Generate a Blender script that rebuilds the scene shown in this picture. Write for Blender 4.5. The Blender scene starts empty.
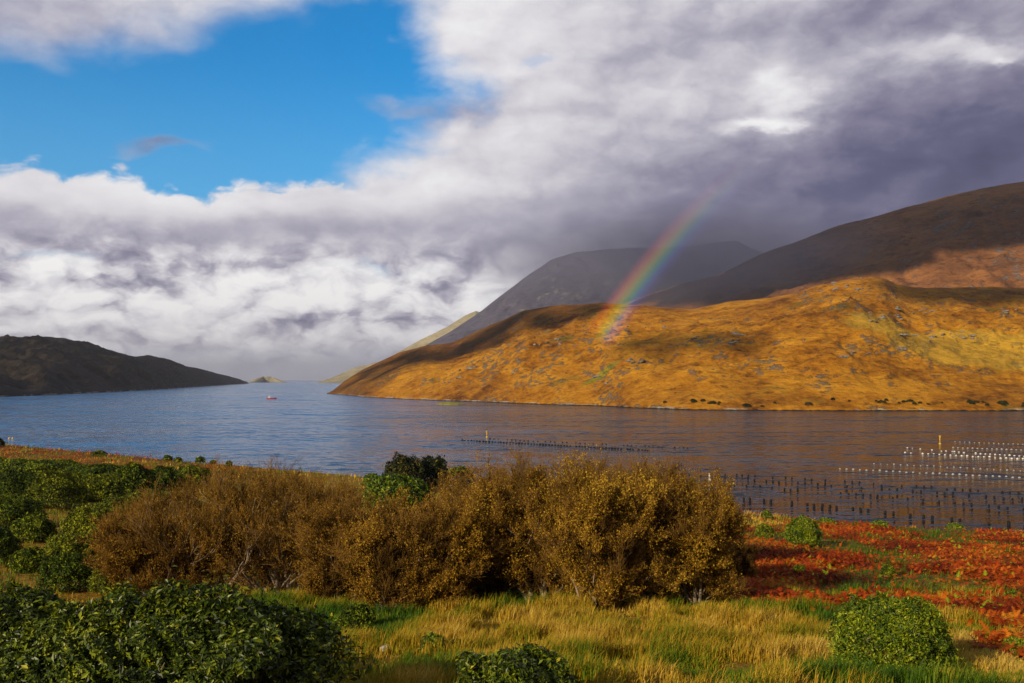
import bpy, math, random
import numpy as np
from mathutils import Vector
from mathutils.bvhtree import BVHTree

random.seed(7)
RNG = np.random.default_rng(11)
scene = bpy.context.scene
COL = scene.collection
R = math.radians

# ------------------------------------------------------------------ camera
F = 995.0                       # focal length in pixels of a 1024 wide frame
CAM_Z = 20.0
PITCH = math.atan(38.5 / F)
cam_data = bpy.data.cameras.new("camera")
cam_data.sensor_width = 36.0
cam_data.lens = 36.0 * F / 1024.0
cam_data.clip_start = 0.1
cam_data.clip_end = 200000.0
cam = bpy.data.objects.new("camera", cam_data)
cam.location = (0, 0, CAM_Z)
cam.rotation_euler = (math.pi / 2 + PITCH, 0, 0)
COL.objects.link(cam)
scene.camera = cam

# ------------------------------------------------------------------ sun
SUN_EL, SUN_AZ = 20.0, 221.0    # azimuth measured from +Y towards +X
sun_dir = Vector((math.sin(R(SUN_AZ)) * math.cos(R(SUN_EL)), math.cos(R(SUN_AZ)) * math.cos(R(SUN_EL)), math.sin(R(SUN_EL))))
sd = bpy.data.lights.new("sun", 'SUN')
sd.energy = 5.0
sd.angle = R(0.5)
sd.color = (1.0, 0.83, 0.57)
sun = bpy.data.objects.new("sun", sd)
sun.rotation_euler = (-sun_dir).to_track_quat('-Z', 'Y').to_euler()
sun.location = (-200, -200, 300)
COL.objects.link(sun)

# ------------------------------------------------------------------ exposure
scene.view_settings.view_transform = 'Standard'
scene.view_settings.look = 'None'
scene.view_settings.exposure = 0.08
scene.view_settings.gamma = 1.0
scene.view_settings.use_curve_mapping = False
scene.cycles.use_denoising = True
scene.cycles.max_bounces = 6
scene.cycles.diffuse_bounces = 2
scene.cycles.glossy_bounces = 3
scene.cycles.transmission_bounces = 3
scene.cycles.transparent_max_bounces = 12
scene.cycles.volume_bounces = 0
scene.cycles.caustics_reflective = False
scene.cycles.caustics_refractive = False

# ------------------------------------------------------------------ node helpers
class NT:
    """a tiny expression builder over a node tree"""
    def __init__(self, tree):
        self.t = tree
        tree.nodes.clear()
    def n(self, kind, **kw):
        nd = self.t.nodes.new(kind)
        for k, v in kw.items():
            setattr(nd, k, v)
        return nd
    def put(self, sock, v):
        if hasattr(v, 'is_output') or isinstance(v, bpy.types.NodeSocket):
            self.t.links.new(v, sock)
        else:
            sock.default_value = v
    def m(self, op, a, b=0.0, c=0.0, clamp=False):
        nd = self.n('ShaderNodeMath', operation=op, use_clamp=clamp)
        self.put(nd.inputs[0], a); self.put(nd.inputs[1], b); self.put(nd.inputs[2], c)
        return nd.outputs[0]
    def add(self, a, b): return self.m('ADD', a, b)
    def sub(self, a, b): return self.m('SUBTRACT', a, b)
    def mul(self, a, b): return self.m('MULTIPLY', a, b)
    def vm(self, op, a, b=(0, 0, 0), out=0):
        nd = self.n('ShaderNodeVectorMath', operation=op)
        self.put(nd.inputs[0], a); self.put(nd.inputs[1], b)
        return nd.outputs[out]
    def xyz(self, x, y, z):
        nd = self.n('ShaderNodeCombineXYZ')
        self.put(nd.inputs[0], x); self.put(nd.inputs[1], y); self.put(nd.inputs[2], z)
        return nd.outputs[0]
    def sep(self, v):
        nd = self.n('ShaderNodeSeparateXYZ'); self.put(nd.inputs[0], v)
        return nd.outputs
    def noise(self, vec, scale, detail=5.0, rough=0.55, dist=0.0, lac=2.0, kind='FBM'):
        nd = self.n('ShaderNodeTexNoise', noise_dimensions='3D', noise_type=kind)
        self.put(nd.inputs['Vector'], vec)
        nd.inputs['Scale'].default_value = scale
        nd.inputs['Detail'].default_value = detail
        nd.inputs['Roughness'].default_value = rough
        nd.inputs['Lacunarity'].default_value = lac
        nd.inputs['Distortion'].default_value = dist
        return nd.outputs['Fac']
    def smooth(self, x, lo, hi, a=0.0, b=1.0):
        nd = self.n('ShaderNodeMapRange', interpolation_type='SMOOTHSTEP')
        self.put(nd.inputs['Value'], x)
        self.put(nd.inputs['From Min'], lo); self.put(nd.inputs['From Max'], hi)
        self.put(nd.inputs['To Min'], a); self.put(nd.inputs['To Max'], b)
        return nd.outputs['Result']
    def mix(self, f, a, b, blend='MIX'):
        nd = self.n('ShaderNodeMix', data_type='RGBA', blend_type=blend)
        self.put(nd.inputs['Factor'], f)
        self.put(nd.inputs['A'] if False else nd.inputs[6], a if not isinstance(a, tuple) else (*a, 1.0)[:4])
        self.put(nd.inputs[7], b if not isinstance(b, tuple) else (*b, 1.0)[:4])
        return nd.outputs[2]
    def ramp(self, x, stops, interp='LINEAR'):
        nd = self.n('ShaderNodeValToRGB')
        self.put(nd.inputs[0], x)
        cr = nd.color_ramp
        cr.interpolation = interp
        while len(cr.elements) < len(stops):
            cr.elements.new(0.5)
        for e, (p, c) in zip(cr.elements, stops):
            e.position = p
            e.color = (*c, 1.0)
        return nd.outputs[0]
    def curve(self, x, pts):
        """piecewise curve through pts [(x, y)], y in 0..1 after scaling by the caller"""
        nd = self.n('ShaderNodeFloatCurve')
        self.put(nd.inputs['Value'], x)
        c = nd.mapping.curves[0]
        nd.mapping.use_clip = False
        while len(c.points) < len(pts):
            c.points.new(0.5, 0.5)
        for p, (a, b) in zip(c.points, pts):
            p.location = (a, b)
            p.handle_type = 'AUTO_CLAMPED'
        nd.mapping.update()
        return nd.outputs[0]
    def attr(self, name, out='Fac'):
        nd = self.n('ShaderNodeAttribute', attribute_name=name)
        return nd.outputs[out]

# ------------------------------------------------------------------ pixel -> direction (layout arithmetic only)
def px_ray(px, py):
    u, v = (px - 512.0) / F, (341.5 - py) / F
    cp, sp = math.cos(PITCH), math.sin(PITCH)
    return Vector((u, cp - v * sp, sp + v * cp))
def azel(px, py):
    d = px_ray(px, py).normalized()
    return math.degrees(math.atan2(d.x, d.y)), math.degrees(math.asin(d.z))
def slope(px, py):
    d = px_ray(px, py)
    return d.z / d.y
def on_water(px, py, z=0.0):
    d = px_ray(px, py)
    t = (z - CAM_Z) / d.z
    return (d.x * t, d.y * t)

# ------------------------------------------------------------------ world: Nishita sky and layered clouds
world = bpy.data.worlds.new("World")
scene.world = world
world.use_nodes = True
w = NT(world.node_tree)
tc = w.n('ShaderNodeTexCoord').outputs['Generated']
vx, vy, vz = w.sep(tc)
az = w.mul(w.m('ARCTAN2', vx, vy), 180 / math.pi)
el = w.mul(w.m('ARCSINE', vz), 180 / math.pi)
pv = w.xyz(az, el, 0.0)
nw1 = w.noise(w.xyz(az, w.mul(el, 2.0), 3.0), 0.10, 6, 0.6)
nw2 = w.noise(w.xyz(az, w.mul(el, 2.0), 31.0), 0.13, 7, 0.6)
azw = w.add(az, w.mul(w.sub(nw1, 0.5), 11.0))
elw = w.add(el, w.mul(w.sub(nw2, 0.5), 5.0))
azh = w.add(az, w.mul(w.sub(nw1, 0.5), 3.0))
pw = w.xyz(azw, elw, 0.0)

def azcurve(pts):
    """elevation curve over azimuth from pixel points; az -60..60 -> 0..1, el 0..40 -> 0..1"""
    q = []
    for px, py in pts:
        a, e = azel(px, py)
        q.append((max(0, min(1, (a + 60) / 120)), e / 40))
    q = [(0.0, q[0][1])] + q + [(1.0, q[-1][1])]
    x = w.m('DIVIDE', w.add(azh, 60.0), 120.0, clamp=True)
    return w.mul(w.curve(x, q), 40.0)
def blob(px, py, sx, sy, amp, vec=None):
    a, e = azel(px, py)
    k = math.degrees(1 / F)
    d = w.vm('MULTIPLY', w.vm('SUBTRACT', vec or pw, (a, e, 0)), (1 / (sx * k), 1 / (sy * k), 0))
    g = w.m('EXPONENT', w.mul(w.vm('DOT_PRODUCT', d, d, out=1), -1.0))
    return w.mul(g, amp)
def total(items):
    s = items[0]
    for i in items[1:]:
        s = w.add(s, i)
    return s

# fine billow noise, evaluated twice for relief from a light up and to the left
q0 = w.xyz(az, w.mul(el, 1.7), 0.0)
q1 = w.vm('ADD', q0, (-0.7, 1.3, 0.0))
bil0 = w.noise(q0, 0.21, 7, 0.52, 0.25)
bil1 = w.noise(q1, 0.21, 5, 0.50, 0.25)
relief = w.sub(bil0, bil1)
def puffs(vec):
    nd = w.n('ShaderNodeTexVoronoi', feature='SMOOTH_F1', voronoi_dimensions='2D')
    w.put(nd.inputs['Vector'], vec)
    nd.inputs['Scale'].default_value = 0.34
    nd.inputs['Detail'].default_value = 4.0
    nd.inputs['Roughness'].default_value = 0.52
    nd.inputs['Smoothness'].default_value = 0.35
    nd.normalize = True
    return nd.outputs['Distance']
wn = w.n('ShaderNodeTexNoise'); w.put(wn.inputs['Vector'], q0)
wn.inputs['Scale'].default_value = 0.30; wn.inputs['Detail'].default_value = 4
wv = w.vm('MULTIPLY', w.vm('SUBTRACT', wn.outputs['Color'], (0.5, 0.5, 0.5)), (3.5, 3.5, 3.5))
pf0 = w.sub(0.5, puffs(w.vm('ADD', q0, wv)))
pf1 = w.sub(0.5, puffs(w.vm('ADD', q1, wv)))
prelief = w.sub(pf0, pf1)
big = w.noise(w.xyz(w.add(w.mul(az, 0.6), w.mul(el, 0.5)), w.sub(w.mul(el, 1.5), w.mul(az, 0.25)), 7.0), 0.13, 6, 0.55, 0.3)

# coverage
top_main = azcurve([(-260, 150), (-100, 168), (0, 166), (60, 164), (130, 170), (180, 188), (230, 188), (290, 184), (335, 182), (1024, 182)])
d_main = w.sub(w.add(top_main, w.add(w.sub(w.mul(pf0, 3.0), 0.65), w.mul(w.sub(nw2, 0.5), 1.8))), el)
c_main = w.smooth(d_main, -0.12, 0.55)
edge_pts = [(300, 230), (318, 195), (352, 180), (385, 160), (418, 135), (446, 105), (456, 80), (440, 58), (414, 40), (405, 20), (400, 0), (380, -40), (330, -120)]
epts = []
for ex, ey in edge_pts:
    a_, e_ = azel(ex, ey)
    epts.append((e_ / 40, (a_ + 60) / 120))
epts = [(0.0, epts[0][1])] + epts + [(1.0, 0.36)]
edge = w.sub(w.mul(w.curve(w.m('DIVIDE', w.add(el, w.mul(w.sub(nw2, 0.5), 3.0)), 40.0, clamp=True), epts), 120.0), 60.0)
d_right = w.add(w.sub(az, edge), w.add(w.mul(w.sub(bil0, 0.5), 9.0), w.mul(w.sub(nw1, 0.5), 5.0)))
c_right = w.smooth(d_right, -2.2, 2.6)
bot_top = azcurve([(-260, 90), (-60, 66), (0, 54), (60, 58), (120, 54), (190, 44), (240, 24), (300, 6), (340, -6), (400, -10), (520, -30), (1024, -60)])
d_top = w.sub(w.add(el, w.mul(w.sub(bil0, 0.5), 4.5)), bot_top)
c_top = w.mul(w.smooth(d_top, -0.9, 2.6, 0.0, 0.95), w.smooth(w.add(el, w.mul(w.sub(big, 0.5), 10.0)), 22.0, 30.0, 1.0, 0.0))
c_small = w.smooth(w.add(total([blob(150, 148, 42, 10, 0.85), blob(112, 156, 26, 7, 0.45), blob(205, 150, 24, 12, 0.3),
                                blob(425, 108, 70, 16, 0.72), blob(330, 140, 30, 12, 0.2)]),
                         w.mul(w.sub(bil0, 0.5), 1.1)), 0.28, 1.05, 0.0, 0.68)
cov = w.m('MAXIMUM', w.m('MAXIMUM', c_main, c_right), w.m('MAXIMUM', c_top, c_small))
gaps = w.smooth(w.add(total([blob(30, 265, 60, 9, 0.7), blob(385, 262, 55, 14, 0.6), blob(535, 52, 42, 8, 0.6), blob(120, 262, 60, 6, 0.35),
                             blob(300, 262, 60, 6, 0.3)]), w.mul(w.sub(bil0, 0.5), 0.9)), 0.35, 1.05, 0.0, 0.6)
cov = w.mul(cov, w.sub(1.0, gaps))

# brightness of the cloud, 0 dark purple .. 1 white
rim = w.smooth(d_main, 0.0, 2.6, 0.16, 0.0)
lowleft = w.mul(w.smooth(el, 5.5, 8.5, 1.0, 0.0), w.smooth(az, -4.0, 2.0, 1.0, 0.0))
soft = w.add(0.26, w.mul(lowleft, 0.44))
leftlift = w.smooth(az, -6.0, 6.0, 0.07, 0.0)
bright = total([
    w.add(0.60, w.mul(w.mul(relief, soft), 1.0)), w.mul(w.sub(big, 0.5), 0.34), rim, leftlift, w.mul(w.mul(pf0, w.add(0.18, lowleft)), 0.75), w.mul(w.mul(prelief, w.add(0.16, lowleft)), 1.15),
    blob(60, 195, 160, 24, 0.12), blob(240, 205, 90, 12, 0.08), blob(90, 240, 190, 20, -0.14), blob(300, 232, 130, 16, -0.10),
    blob(20, 298, 75, 30, 0.18), blob(200, 304, 140, 32, 0.22), blob(340, 298, 70, 28, 0.18), blob(440, 300, 60, 16, 0.16), blob(490, 300, 22, 10, 0.3),
    blob(95, 284, 34, 13, -0.40), blob(180, 284, 28, 9, -0.3), blob(400, 305, 36, 12, -0.32), blob(300, 332, 70, 9, -0.18), blob(120, 330, 40, 8, -0.15),
    blob(10, 0, 190, 50, -0.22), blob(250, 5, 70, 22, -0.05),
    blob(150, 148, 60, 16, -0.42), blob(430, 108, 85, 18, -0.28), blob(470, 22, 75, 40, 0.06),
    blob(505, 140, 52, 62, 0.04), blob(420, 190, 60, 26, 0.10), blob(470, 258, 60, 30, -0.04),
    blob(530, 205, 60, 26, -0.07), blob(660, 60, 110, 60, -0.10), blob(690, 190, 170, 50, -0.20), blob(900, 150, 150, 70, -0.37),
    blob(1040, 130, 130, 110, -0.12), blob(860, 20, 170, 26, -0.26), blob(640, 230, 180, 30, -0.10), blob(900, 210, 200, 40, -0.14),
    blob(1250, 150, 220, 200, -0.35), blob(-250, 60, 200, 150, -0.15),
    blob(783, 121, 34, 8, 0.50), blob(806, 96, 30, 16, 0.34), blob(960, 52, 66, 12, 0.30), blob(995, 60, 16, 5, 0.3), blob(700, 100, 60, 20, 0.10),
])
ccol = w.ramp(w.mul(bright, 0.8), [(0.0, (0.056, 0.058, 0.125)), (0.176, (0.110, 0.109, 0.197)), (0.336, (0.235, 0.222, 0.315)), (0.496, (0.44, 0.42, 0.50)),
                       (0.64, (0.68, 0.66, 0.70)), (0.80, (0.86, 0.85, 0.86)), (1.0, (1.02, 1.0, 0.98))])
behind = w.smooth(vy, -0.35, 0.30, 1.0, 0.0)  # unseen sky behind and overhead is darkened to cut the fill light
ccol = w.mix(w.mul(behind, 0.85), ccol, (0.075, 0.072, 0.085))
high = w.mul(w.smooth(el, 26.0, 50.0), w.smooth(az, -30.0, 20.0))
ccol = w.mix(w.mul(high, 0.7), ccol, (0.10, 0.098, 0.12))
cov = w.m('MAXIMUM', cov, w.mul(behind, 0.9))
low = w.smooth(el, 0.0, 2.4, 0.70, 0.0)         # pale blue-grey air towards the horizon
ccol = w.mix(low, ccol, (0.50, 0.58, 0.71))
SKY_STRENGTH = 0.1
sky = w.n('ShaderNodeTexSky', sky_type='NISHITA')
sky.sun_disc = False
sky.sun_elevation = R(SUN_EL)
sky.sun_rotation = R(SUN_AZ)
sky.altitude = 20
blue = w.mix(1.0, sky.outputs[0], (0.01, 0.90, 1.55), 'MULTIPLY')
blue = w.mix(w.smooth(el, 8.5, 19.0, 0.26, 0.0), blue, (2.6, 5.6, 8.2))
both = w.mix(cov, blue, w.mix(1.0, ccol, (1 / SKY_STRENGTH,) * 3, 'MULTIPLY'))
bg = w.n('ShaderNodeBackground')
w.put(bg.inputs['Color'], both)
bg.inputs['Strength'].default_value = SKY_STRENGTH
wo = w.n('ShaderNodeOutputWorld')
w.t.links.new(bg.outputs[0], wo.inputs['Surface'])

# ------------------------------------------------------------------ numpy noise
def _hash(ix, iy, seed):
    h = (ix.astype(np.int64) * 374761393 + iy.astype(np.int64) * 668265263 + seed * 144665) & 0x7fffffff
    h = ((h ^ (h >> 13)) * 1274126177) & 0x7fffffff
    return ((h ^ (h >> 16)) & 0xffff) / 65535.0
def vnoise(x, y, seed=0):
    ix, iy = np.floor(x), np.floor(y)
    fx, fy = x - ix, y - iy
    fx = fx * fx * fx * (fx * (fx * 6 - 15) + 10); fy = fy * fy * fy * (fy * (fy * 6 - 15) + 10)
    a = _hash(ix, iy, seed); b = _hash(ix + 1, iy, seed); c = _hash(ix, iy + 1, seed); d = _hash(ix + 1, iy + 1, seed)
    return a + (b - a) * fx + (c - a) * fy + (a - b - c + d) * fx * fy
def fbm(x, y, octaves=5, seed=0, gain=0.5, ridged=False):
    x = np.asarray(x, float); y = np.asarray(y, float)
    s, a, tot = 0.0, 1.0, 0.0
    for o in range(octaves):
        n = vnoise(x + 17.3 * o, y - 9.1 * o, seed + o)
        if ridged:
            n = 1 - np.abs(2 * n - 1)
        s = s + a * n; tot += a; a *= gain
        x, y = x * 1.6 + y * 1.2, y * 1.6 - x * 1.2       # rotate and double
    return s / tot
def sstep(x, lo, hi):
    t = np.clip((np.asarray(x, float) - lo) / (hi - lo), 0, 1)
    return t * t * (3 - 2 * t)

# ------------------------------------------------------------------ mesh helpers
def mesh_np(name, V, faces, mats, attrs=None, smooth=False, mat_idx=None):
    """V (n,3); faces: list of (m,k) int arrays; attrs: dict of point float arrays"""
    me = bpy.data.meshes.new(name)
    V = np.asarray(V, np.float32)
    me.vertices.add(len(V))
    me.vertices.foreach_set('co', V.ravel())
    faces = [np.asarray(f, np.int32) for f in faces if len(f)]
    loops = np.concatenate([f.ravel() for f in faces])
    totals = np.concatenate([np.full(len(f), f.shape[1], np.int32) for f in faces])
    starts = np.concatenate([[0], np.cumsum(totals)[:-1]]).astype(np.int32)
    me.loops.add(len(loops)); me.loops.foreach_set('vertex_index', loops)
    me.polygons.add(len(totals))
    me.polygons.foreach_set('loop_start', starts)
    me.polygons.foreach_set('use_smooth', np.full(len(totals), smooth, bool))
    if mat_idx is not None:
        me.polygons.foreach_set('material_index', np.asarray(mat_idx, np.int32))
    for k, a in (attrs or {}).items():
        at = me.attributes.new(k, 'FLOAT', 'POINT')
        at.data.foreach_set('value', np.asarray(a, np.float32))
    for mt in (mats if isinstance(mats, (list, tuple)) else [mats]):
        me.materials.append(mt)
    me.update(calc_edges=True)
    me.validate()
    return me
def link(name, me, parent=None, loc=(0, 0, 0)):
    o = bpy.data.objects.new(name, me)
    o.location = loc
    COL.objects.link(o)
    if parent:
        o.parent = parent
    return o
def tag(o, label=None, cat=None, group=None, kind=None):
    if label: o['label'] = label
    if cat: o['category'] = cat
    if group: o['group'] = group
    if kind: o['kind'] = kind
    return o
def empty(name, loc, label, cat, group=None):
    o = link(name, None, None, loc)
    o.empty_display_size = 0.3
    return tag(o, label, cat, group)
def grid_faces(nr, nc):
    i = np.arange(nr - 1)[:, None] * nc + np.arange(nc - 1)[None, :]
    i = i.ravel()
    return np.stack([i, i + 1, i + nc + 1, i + nc], 1)
def tubes(P0, P1, R0, R1, sides=4):
    """closed-ish tapered tubes along segments: returns V, F"""
    P0 = np.asarray(P0, float); P1 = np.asarray(P1, float)
    R0 = np.asarray(R0, float); R1 = np.asarray(R1, float)
    d = P1 - P0
    d /= np.maximum(np.linalg.norm(d, axis=1, keepdims=True), 1e-9)
    ref = np.where(np.abs(d[:, 2:3]) < 0.9, np.array([[0, 0, 1.0]]), np.array([[1.0, 0, 0]]))
    a = np.cross(d, ref); a /= np.linalg.norm(a, axis=1, keepdims=True)
    b = np.cross(d, a)
    n = len(P0)
    ang = np.arange(sides) * 2 * math.pi / sides
    ring = np.cos(ang)[None, :, None] * a[:, None, :] + np.sin(ang)[None, :, None] * b[:, None, :]
    V = np.concatenate([P0[:, None, :] + ring * R0[:, None, None], P1[:, None, :] + ring * R1[:, None, None]], 1).reshape(-1, 3)
    base = (np.arange(n) * 2 * sides)[:, None]
    k = np.arange(sides); k2 = (k + 1) % sides
    Fq = np.stack([base + k, base + k2, base + sides + k2, base + sides + k], 2).reshape(-1, 4)
    return V, Fq
def leaves(P, N, T, L, W, fold=0.25):
    """one rhombic leaf of 4 points per position; N normal-ish, T axis direction"""
    T = T / np.maximum(np.linalg.norm(T, axis=1, keepdims=True), 1e-9)
    S = np.cross(T, N); S /= np.maximum(np.linalg.norm(S, axis=1, keepdims=True), 1e-9)
    U = np.cross(S, T)
    L = np.asarray(L)[:, None]; W = np.asarray(W)[:, None]
    v0 = P - T * L * 0.5
    v1 = P + S * W * 0.5 + U * W * fold
    v2 = P + T * L * 0.5
    v3 = P - S * W * 0.5 + U * W * fold
    V = np.stack([v0, v1, v2, v3], 1).reshape(-1, 3)
    i = np.arange(len(P))[:, None] * 4
    return V, i + np.arange(4)[None, :]
def rand_dir(n, rng):
    v = rng.normal(size=(n, 3))
    return v / np.linalg.norm(v, axis=1, keepdims=True)

# ------------------------------------------------------------------ materials
def new_mat(name):
    mt = bpy.data.materials.new(name)
    mt.use_nodes = True
    return mt, NT(mt.node_tree)
def finish(t, color, rough=0.8, spec=0.3, bump=None, bump_str=0.3, bump_dist=1.0, metallic=0.0, translucent=0.0):
    p = t.n('ShaderNodeBsdfPrincipled')
    t.put(p.inputs['Base Color'], color if not isinstance(color, tuple) else (*color, 1.0)[:4])
    t.put(p.inputs['Roughness'], rough)
    p.inputs['Specular IOR Level'].default_value = spec
    p.inputs['Metallic'].default_value = metallic
    if bump is not None:
        b = t.n('ShaderNodeBump')
        b.inputs['Strength'].default_value = bump_str
        b.inputs['Distance'].default_value = bump_dist
        t.put(b.inputs['Height'], bump)
        t.t.links.new(b.outputs[0], p.inputs['Normal'])
    sh = p.outputs[0]
    if translucent:
        tr = t.n('ShaderNodeBsdfTranslucent')
        t.put(tr.inputs['Color'], color if not isinstance(color, tuple) else (*color, 1.0)[:4])
        mx = t.n('ShaderNodeMixShader')
        mx.inputs[0].default_value = translucent
        t.t.links.new(sh, mx.inputs[1]); t.t.links.new(tr.outputs[0], mx.inputs[2])
        sh = mx.outputs[0]
    o = t.n('ShaderNodeOutputMaterial')
    t.t.links.new(sh, o.inputs['Surface'])
    return p
def leaf_mat(name, stops, rough=0.5, spec=0.35, translucent=0.2):
    """leaf colour from the per-leaf random attribute 'var'"""
    mt, t = new_mat(name)
    c = t.ramp(t.attr('var'), stops)
    finish(t, c, rough, spec, translucent=translucent)
    return mt
def plain_mat(name, color, rough=0.6, spec=0.4, amount=0.25, scale=6.0, metallic=0.0):
    mt, t = new_mat(name)
    pos = t.n('ShaderNodeTexCoord').outputs['Object']
    nz = t.noise(pos, scale, 5, 0.6)
    dark = tuple(c * (1 - amount) for c in color)
    lite = tuple(min(1, c * (1 + amount)) for c in color)
    finish(t, t.mix(t.smooth(nz, 0.3, 0.7), dark, lite), rough, spec, metallic=metallic)
    return mt

def hill_mat(name, c_dark, c_mid, c_lite, rock, rock_amt=0.5, scale=1.0, shore=True, green=None, streak=0.0, patches=()):
    mt, t = new_mat(name)
    g = t.n('ShaderNodeNewGeometry')
    pos = g.outputs['Position']
    px_, py_, pz_ = t.sep(pos)
    nz = t.sep(g.outputs['Normal'])[2]
    p2 = t.vm('MULTIPLY', pos, (1.0, 1.0, 2.2))
    n1 = t.noise(p2, 0.006 / scale, 9, 0.62, 0.4)
    n2 = t.noise(p2, 0.035 / scale, 8, 0.65)
    n3 = t.noise(p2, 0.22 / scale, 5, 0.6)
    n4 = t.noise(t.vm('ADD', p2, (900, 300, 50)), 0.014 / scale, 8, 0.62)
    v = t.add(t.mul(n1, 0.42), t.add(t.mul(n2, 0.40), t.mul(n3, 0.18)))
    col = t.ramp(v, [(0.39, c_dark), (0.48, c_mid), (0.58, c_lite)])
    n5 = t.noise(p2, 0.09 / scale, 7, 0.7, 0.3)
    col = t.mix(t.smooth(n5, 0.53, 0.68, 0.0, 0.7), col, tuple(0.55 * c for c in c_dark))
    col = t.mix(t.smooth(n5, 0.34, 0.46, 0.25, 0.0), col, tuple(1.25 * c for c in c_lite))
    if green:
        col = t.mix(t.smooth(n4, 0.60, 0.70, 0.0, 0.55), col, green)
    # bare rock where the ground is steep or knobbly
    rk = t.add(t.mul(t.sub(1.0, nz), 1.3), t.add(t.mul(n4, 1.0), t.mul(n2, 0.9)))
    rkm = t.smooth(rk, 1.40 - 0.36 * rock_amt, 1.52 - 0.36 * rock_amt, 0.0, 0.9)
    rkm = t.mul(rkm, t.smooth(t.noise(p2, 0.13 / scale, 4, 0.7), 0.47, 0.56))
    rcol = t.mix(n3, tuple(0.5 * c for c in rock), tuple(1.3 * c for c in rock))
    col = t.mix(rkm, col, rcol)
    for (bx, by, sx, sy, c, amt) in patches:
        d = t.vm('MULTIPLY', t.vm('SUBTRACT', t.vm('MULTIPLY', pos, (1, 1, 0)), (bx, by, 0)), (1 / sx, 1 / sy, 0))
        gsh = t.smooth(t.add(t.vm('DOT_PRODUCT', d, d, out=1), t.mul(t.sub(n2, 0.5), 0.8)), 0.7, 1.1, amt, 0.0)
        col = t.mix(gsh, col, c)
    if shore:
        zz = t.add(pz_, t.mul(t.sub(n3, 0.5), 1.6))
        col = t.mix(t.mul(t.smooth(zz, 1.2, 1.9, 0.8, 0.0), t.smooth(t.noise(pos, 0.03 / scale, 4, 0.7), 0.46, 0.58)), col, (0.34, 0.29, 0.22))
        col = t.mix(t.smooth(zz, 0.35, 0.7, 1.0, 0.0), col, (0.018, 0.014, 0.01))
    hgt = t.add(t.mul(n2, 6.0), t.add(t.mul(n3, 1.6), t.mul(rkm, 1.5)))
    finish(t, col, 0.95, 0.1, bump=hgt, bump_str=0.9, bump_dist=1.0 * scale)
    return mt

# ------------------------------------------------------------------ near ground shape
SHX = np.array([-900, -300, -138, -65, -34, -5, 20, 33, 53, 68, 300, 900.0])
SHY = np.array([300, 285, 268, 206, 190, 168, 150, 142, 130, 128, 132, 140.0])
SHZ = np.array([3.0, 3.0, 3.0, 3.0, 2.2, 1.6, 1.2, 1.0, 0.45, 0.45, 0.5, 0.5])
def shore_y(x):
    x = np.asarray(x, float)
    return np.interp(x, SHX, SHY) + 2.5 * (fbm(x / 14.0, x * 0 + 3.3, 4, 5) - 0.5)
def ground_z(x, y):
    x = np.asarray(x, float); y = np.asarray(y, float)
    ys = shore_y(x)
    zs = np.interp(x, SHX, SHZ)
    near = np.interp(y, [-60, 0, 20, 24, 46], [19.5, 18.3, 13.9, 12.9, 9.8])
    s = np.clip((y - 46) / (ys - 46), 0, 1)
    z = np.where(y < 46, near, 9.8 + (zs - 9.8) * s ** 0.8)
    k = sstep(y, 5, 25) * (1 - sstep(y, ys * 0.96, ys))
    z = z + k * (1.1 * (fbm(x / 16.0, y / 16.0, 4, 21) - 0.5) + 0.35 * (fbm(x / 3.0, y / 3.0, 3, 9) - 0.5))
    beyond = np.clip(y - ys, 0, None)
    return np.where(beyond > 0, zs - np.minimum(beyond * 0.55, zs + 6.0), z)
def on_ground(px, py):
    """where the ray through a pixel of the photograph meets the near ground"""
    d = px_ray(px, py)
    t = np.linspace(4, 330, 4000)
    z = CAM_Z + d.z * t - ground_z(d.x * t, d.y * t)
    i = int(np.argmax(z < 0))
    if z[i] >= 0:
        i = len(t) - 1
    return float(d.x * t[i]), float(d.y * t[i])

# what grows where (0..1 masks over the near ground)
def cover(x, y):
    x = np.asarray(x, float); y = np.asarray(y, float)
    u = x / np.maximum(y, 1.0)
    n = fbm(x / 7.0, y / 9.0, 5, 40)
    n2 = fbm(x / 2.2, y / 3.0, 4, 77)
    edge = np.interp(u, [0.16, 0.224, 0.34, 0.45, 0.515, 0.7], [56, 43, 37, 30, 25, 21])
    br = sstep(y - edge + 8 * (n - 0.5), -1.0, 2.5) * sstep(u + 0.10 * (n - 0.5), 0.19, 0.225)
    pale = sstep(y, 104, 114) * (1 - sstep(u, 0.262, 0.30))
    br = br * (1 - 0.9 * pale)
    ys = shore_y(x)
    strip = sstep(y / ys + 0.10 * (n - 0.5), 0.80, 0.90) * (1 - sstep(u, -0.30, -0.22))
    grn = sstep(n * 0.7 + n2 * 0.3, 0.50, 0.60)
    br = br * (1 - 0.92 * sstep(n, 0.510, 0.56))
    strip = strip * (0.45 + 0.55 * sstep(fbm(x / 6.0, y / 9.0, 4, 91), 0.42, 0.56))
    return np.clip(br + strip * 0.8, 0, 1), grn, pale

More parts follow.
